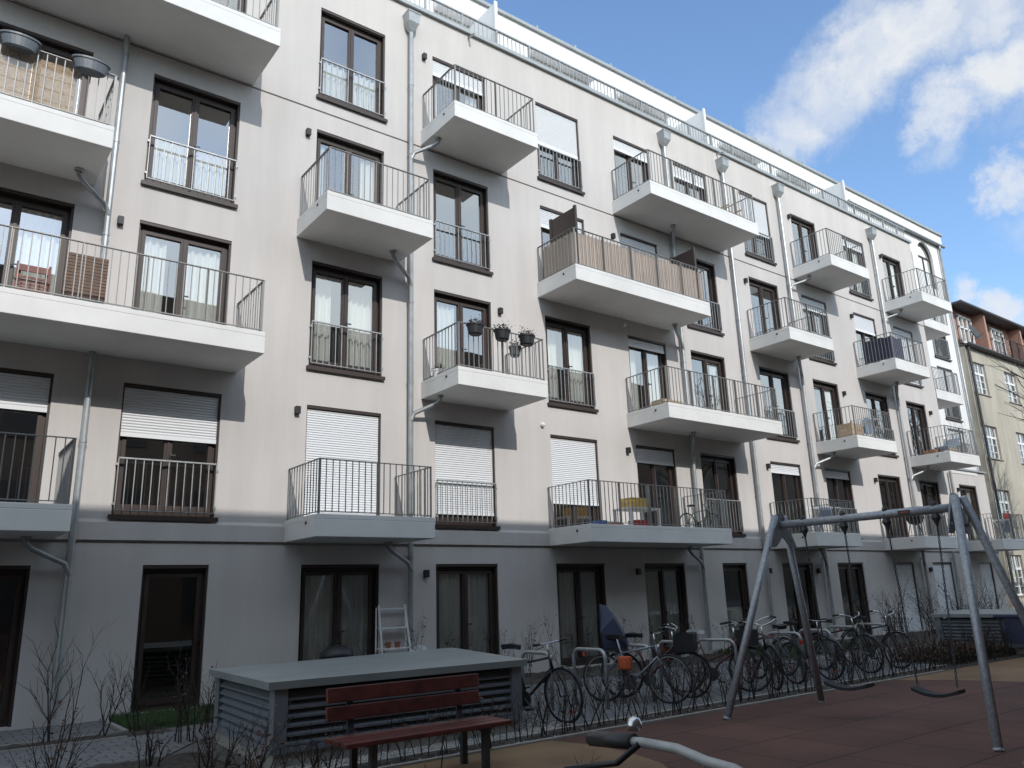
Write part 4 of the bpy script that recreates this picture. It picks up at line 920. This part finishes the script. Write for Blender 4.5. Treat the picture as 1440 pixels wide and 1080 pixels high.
# wicker chair
t=thing('wicker_chair','brown wicker armchair at the right end of the long top balcony','chair',(18.25,-.8,11.8)); m=MB(); m.box(-.28,.28,-.28,.28,.34,.42); m.build('seat',M['bamboo'],t,bevel=.02)
m=MB()
for i in range(9): a=-.28+.07*i; m.tube([(a,.26,.42),(a,.30,.86)],.012,5)
m.tube([(-.3,-.25,.62),(-.3,.28,.64),(-.28,.32,.86),(.28,.32,.86),(.3,.28,.64),(.3,-.25,.62)],.025,6); m.build('backrest',M['bamboo'],t)
for a in (-.25,.25):
    for b in (-.25,.25): m=MB(); m.tube([(a,b,0),(a,b,.36)],.02,6); m.build('leg',M['bamboo'],t)
def grill(label,x,y,z):
    t=thing('kettle_grill',label,'barbecue',(x,y,z)); m=MB(); m.lathe([(.02,.48),(.20,.54),(.27,.68),(.28,.70)],(0,0,0),20); m.build('bowl',M['black'],t,smooth=True)
    m=MB(); m.lathe([(.285,.70),(.27,.78),(.17,.88),(.02,.91)],(0,0,0),20); m.tube([(-.06,0,.90),(-.05,0,.95),(.05,0,.95),(.06,0,.90)],.01,6); m.build('lid',M['black'],t,smooth=True)
    for a in (0,2.1,4.2): m=MB(); m.tube([(.16*math.cos(a),.16*math.sin(a),.56),(.30*math.cos(a),.30*math.sin(a),0)],.012,6); m.build('leg',M['dark'],t)
grill('black kettle grill behind the vent box in front of the left double door',5.95,-1.0,0)
grill('black kettle grill on the first-floor balcony over the swing label',26.5,-.8,2.92)
# ladder shelf
t=thing('ladder_shelf','white ladder shelf against the wall by the downpipe, with clay pots','shelf',(7.45,-.32,0)); m=MB()
for s in (-.31,.31): m.tube([(s,-.16,0),(s*.88,.20,1.5)],.018,5); m.tube([(s,.22,0),(s,.22,1.46)],.015,5)
m.build('frame',M['white'],t)
for z,w,d in ((.32,.6,.30),(.72,.58,.22),(1.08,.56,.14),(1.42,.54,.06)): m=MB(); m.box(-w/2,w/2,.22-d,.22,z,z+.022); m.build('shelf_board',M['white'],t)
for dx in (-.13,.06): planter('flower_pot','small clay pot on the ladder shelf, '+('left one' if dx<0 else 'right one'),(7.45+dx,-.24,.745),.12,.06,.1,mt=M['pot'])
# white garden chair top
t=thing('garden_chair','white plastic garden chair, its rounded back just above the vent box','chair',(7.6,-1.15,0)); m=MB(); m.box(-.24,.24,-.24,.24,.40,.44); m.build('seat',M['white'],t,bevel=.01)
m=MB(); P=[(.25*math.cos(a),.24+.02,.44+.36*math.sin(a)) for a in [PI*i/12 for i in range(13)]]; m.plate(P,.025); m.build('backrest',M['white'],t)
for a in (-.2,.2):
    for b in (-.2,.2): m=MB(); m.tube([(a,b,.4),(a*1.2,b*1.2,0)],.018,6); m.build('leg',M['white'],t)
# lounge chair on balcony, red watering can
t=thing('deck_chair','deck chair with blue-grey cushion on the second-floor balcony before the recess','chair',(29.5,-.85,5.88)); m=MB(); Mx=Matrix.Rotation(R(-40),4,'Y')
m.box(-.35,.35,-.25,.25,.30,.38); m.box(.0,.6,-.25,.25,.0,.08,Matrix.Translation((.25,0,.3))@Mx); m.build('cushion',M['greycloth'],t,bevel=.03)
m=MB(); m.box(-.35,.35,-.26,-.22,.22,.30); m.box(-.35,.35,.22,.26,.22,.30)
for a in (-.3,.3):
    for b in (-.24,.24): m.box(a-.02,a+.02,b-.02,b+.02,0,.24)
m.build('frame',M['bamboo'],t)
m=MB(); m.lathe([(.11,0),(.12,.2),(.05,.24)],(0,0,0),14); m.tube([(.1,0,.05),(.28,0,.24)],.015,6); m.tube([(-.1,0,.06),(-.2,0,.14),(-.08,0,.22)],.012,6)
o=m.build('watering_can',M['red']); o.location=(32.9,-1.1,3.93-.10); tag(o,'red can standing above the far first-floor balcony rail','watering can')
m=MB(); m.box(-.25,.25,-.2,.2,.78,.83); 
for a in (-.22,.22):
    for b in (-.17,.17): m.box(a-.02,a+.02,b-.02,b+.02,0,.78)
o=m.build('plant_stand',M['white']); o.location=(32.9,-1.1,2.93+.05-.03); tag(o,'small white stand under the red can on the far first-floor balcony','stand')
o.location.z=2.92; bpy.data.objects['watering_can'].location.z=2.92+.83
# dark board on post
t=thing('notice_board','dark blue board on a slanting post at the right edge, before the far vent box','board',(19.0,-6.25,0)); m=MB(); m.tube([(0,.30,0),(0,.36,.86)],.03,8); m.build('post',M['dark'],t)
m=MB(); m.box(-.02,.02,-.12,.28,.28,.80); m.box(-.05,.05,-.18,.45,.80,.86); m.build('panel',M['navy'],t,bevel=.01)
# ------------------------------------------------------------------ camera
f_px=1110.15; yaw,pitch,roll=.656227766,.261438666,-.0331423482
cy,sy=math.cos(yaw),math.sin(yaw); cp,sp=math.cos(pitch),math.sin(pitch)
fw=Vector((sy*cp,cy*cp,sp)); rt=Vector((cy,-sy,0)); up=rt.cross(fw)
r2=rt*math.cos(roll)+up*math.sin(roll); u2=-rt*math.sin(roll)+up*math.cos(roll)
cam=bpy.data.cameras.new('camera'); cam.sensor_width=36; cam.lens=36*f_px/1440; cam.clip_end=2000; cam.clip_start=.05
co=bpy.data.objects.new('camera',cam); COL.objects.link(co); scene.camera=co
co.matrix_world=Matrix(((r2.x,u2.x,-fw.x,0),(r2.y,u2.y,-fw.y,-13.705),(r2.z,u2.z,-fw.z,1.6),(0,0,0,1)))
# ------------------------------------------------------------------ light
S=Vector((-.145,-1.0,.625)).normalized()
sun=bpy.data.lights.new('sun','SUN'); sun.energy=2.0; sun.angle=R(.42); sun.color=(1,.965,.925)
so=bpy.data.objects.new('sun',sun); COL.objects.link(so); so.rotation_euler=S.to_track_quat('Z','Y').to_euler()
w=bpy.data.worlds.new('World'); scene.world=w; w.use_nodes=True; N=w.node_tree.nodes; L=w.node_tree.links; bg=N['Background']
sky=N.new('ShaderNodeTexSky'); sky.sky_type='NISHITA'; sky.sun_disc=False; sky.sun_elevation=math.asin(S.z); sky.sun_rotation=math.atan2(S.x,S.y); sky.air_density=1.0; sky.dust_density=.5; sky.ozone_density=1.1
bg.inputs['Strength'].default_value=.15
def pdir(px,py):
    d=r2*(px-720)/f_px-u2*(py-540)/f_px+fw; return d.normalized()
tc=N.new('ShaderNodeTexCoord')
nz=N.new('ShaderNodeTexNoise'); nz.inputs['Scale'].default_value=6; nz.inputs['Detail'].default_value=9; nz.inputs['Roughness'].default_value=.68; L.new(tc.outputs['Generated'],nz.inputs['Vector'])
sub=N.new('ShaderNodeVectorMath'); sub.operation='SUBTRACT'; L.new(nz.outputs['Color'],sub.inputs[0]); sub.inputs[1].default_value=(.5,.5,.5)
sc=N.new('ShaderNodeVectorMath'); sc.operation='SCALE'; sc.inputs['Scale'].default_value=.17; L.new(sub.outputs[0],sc.inputs[0])
ad=N.new('ShaderNodeVectorMath'); ad.operation='ADD'; L.new(tc.outputs['Generated'],ad.inputs[0]); L.new(sc.outputs[0],ad.inputs[1])
acc=None
CL=[(1085,192,.038,.9),(1115,160,.05,1),(1155,118,.055,1.05),(1195,80,.06,1.1),(1245,62,.062,1.1),(1295,48,.055,1.1),(1345,30,.05,1),(1395,10,.045,.9),(1200,15,.035,.6),(1310,178,.03,.9),(1345,152,.042,1),(1385,122,.045,1),(1425,105,.045,1),(1338,200,.028,.6),(1436,242,.026,.8),(1368,428,.022,.9),(1402,445,.026,1),(1470,300,.03,.3),(1560,60,.10,1),(1560,430,.06,.8)]
for px,py,rad,wt in CL:
    d=pdir(px,py); v=N.new('ShaderNodeVectorMath'); v.operation='DISTANCE'; v.inputs[1].default_value=d; L.new(ad.outputs[0],v.inputs[0])
    mr=N.new('ShaderNodeMapRange'); mr.interpolation_type='SMOOTHSTEP'; mr.inputs[1].default_value=rad*1.25; mr.inputs[2].default_value=rad*.25; mr.inputs[3].default_value=0; mr.inputs[4].default_value=wt; L.new(v.outputs['Value'],mr.inputs[0])
    if acc is None: acc=mr.outputs[0]
    else:
        a=N.new('ShaderNodeMath'); a.operation='MAXIMUM'; L.new(acc,a.inputs[0]); L.new(mr.outputs[0],a.inputs[1]); acc=a.outputs[0]
# bright cloud field added out of view to lift ambient light, also mirrored in panes
nb2=N.new('ShaderNodeTexNoise'); nb2.inputs['Scale'].default_value=2.2; nb2.inputs['Detail'].default_value=8; L.new(ad.outputs[0],nb2.inputs['Vector'])
m1=N.new('ShaderNodeMapRange'); m1.inputs[1].default_value=.40; m1.inputs[2].default_value=.60; m1.inputs[4].default_value=.9; L.new(nb2.outputs['Fac'],m1.inputs[0])
sx=N.new('ShaderNodeSeparateXYZ'); L.new(tc.outputs['Generated'],sx.inputs[0])
m2=N.new('ShaderNodeMapRange'); m2.inputs[1].default_value=.05; m2.inputs[2].default_value=-.25; L.new(sx.outputs['Y'],m2.inputs[0])
mz=N.new('ShaderNodeMapRange'); mz.inputs[1].default_value=.70; mz.inputs[2].default_value=.85; L.new(sx.outputs['Z'],mz.inputs[0])
mxx=N.new('ShaderNodeMapRange'); mxx.inputs[1].default_value=.0; mxx.inputs[2].default_value=-.25; L.new(sx.outputs['X'],mxx.inputs[0])
ma_=N.new('ShaderNodeMath'); ma_.operation='MAXIMUM'; L.new(m2.outputs[0],ma_.inputs[0]); L.new(mz.outputs[0],ma_.inputs[1])
mb_=N.new('ShaderNodeMath'); mb_.operation='MAXIMUM'; L.new(ma_.outputs[0],mb_.inputs[0]); L.new(mxx.outputs[0],mb_.inputs[1])
mm=N.new('ShaderNodeMath'); mm.operation='MULTIPLY'; L.new(m1.outputs[0],mm.inputs[0]); L.new(mb_.outputs[0],mm.inputs[1])
mx_=N.new('ShaderNodeMath'); mx_.operation='MAXIMUM'; L.new(acc,mx_.inputs[0]); L.new(mm.outputs[0],mx_.inputs[1])
n3=N.new('ShaderNodeTexNoise'); n3.inputs['Scale'].default_value=14; n3.inputs['Detail'].default_value=7; L.new(ad.outputs[0],n3.inputs['Vector'])
m3=N.new('ShaderNodeMapRange'); m3.inputs[1].default_value=.3; m3.inputs[2].default_value=.6; m3.inputs[3].default_value=.55; m3.inputs[4].default_value=1; L.new(n3.outputs['Fac'],m3.inputs[0])
m4=N.new('ShaderNodeMath'); m4.operation='MULTIPLY'; m4.use_clamp=True; L.new(acc,m4.inputs[0]); L.new(m3.outputs[0],m4.inputs[1])
mix=N.new('ShaderNodeMix'); mix.data_type='RGBA'; L.new(m4.outputs[0],mix.inputs['Factor']); skm=N.new('ShaderNodeMix'); skm.data_type='RGBA'; skm.blend_type='MULTIPLY'; skm.inputs['Factor'].default_value=1; skm.inputs['B'].default_value=(.95,1.09,1.20,1); L.new(sky.outputs[0],skm.inputs['A']); L.new(skm.outputs['Result'],mix.inputs['A']); mix.inputs['B'].default_value=(3.7,3.85,4.05,1)
mix2=N.new('ShaderNodeMix'); mix2.data_type='RGBA'; L.new(mm.outputs[0],mix2.inputs['Factor']); L.new(mix.outputs['Result'],mix2.inputs['A']); mix2.inputs['B'].default_value=(6.0,6.7,7.0,1)
L.new(mix2.outputs['Result'],bg.inputs['Color'])
vs=scene.view_settings; vs.view_transform='Standard'; vs.look='None'; vs.exposure=.55; vs.gamma=1
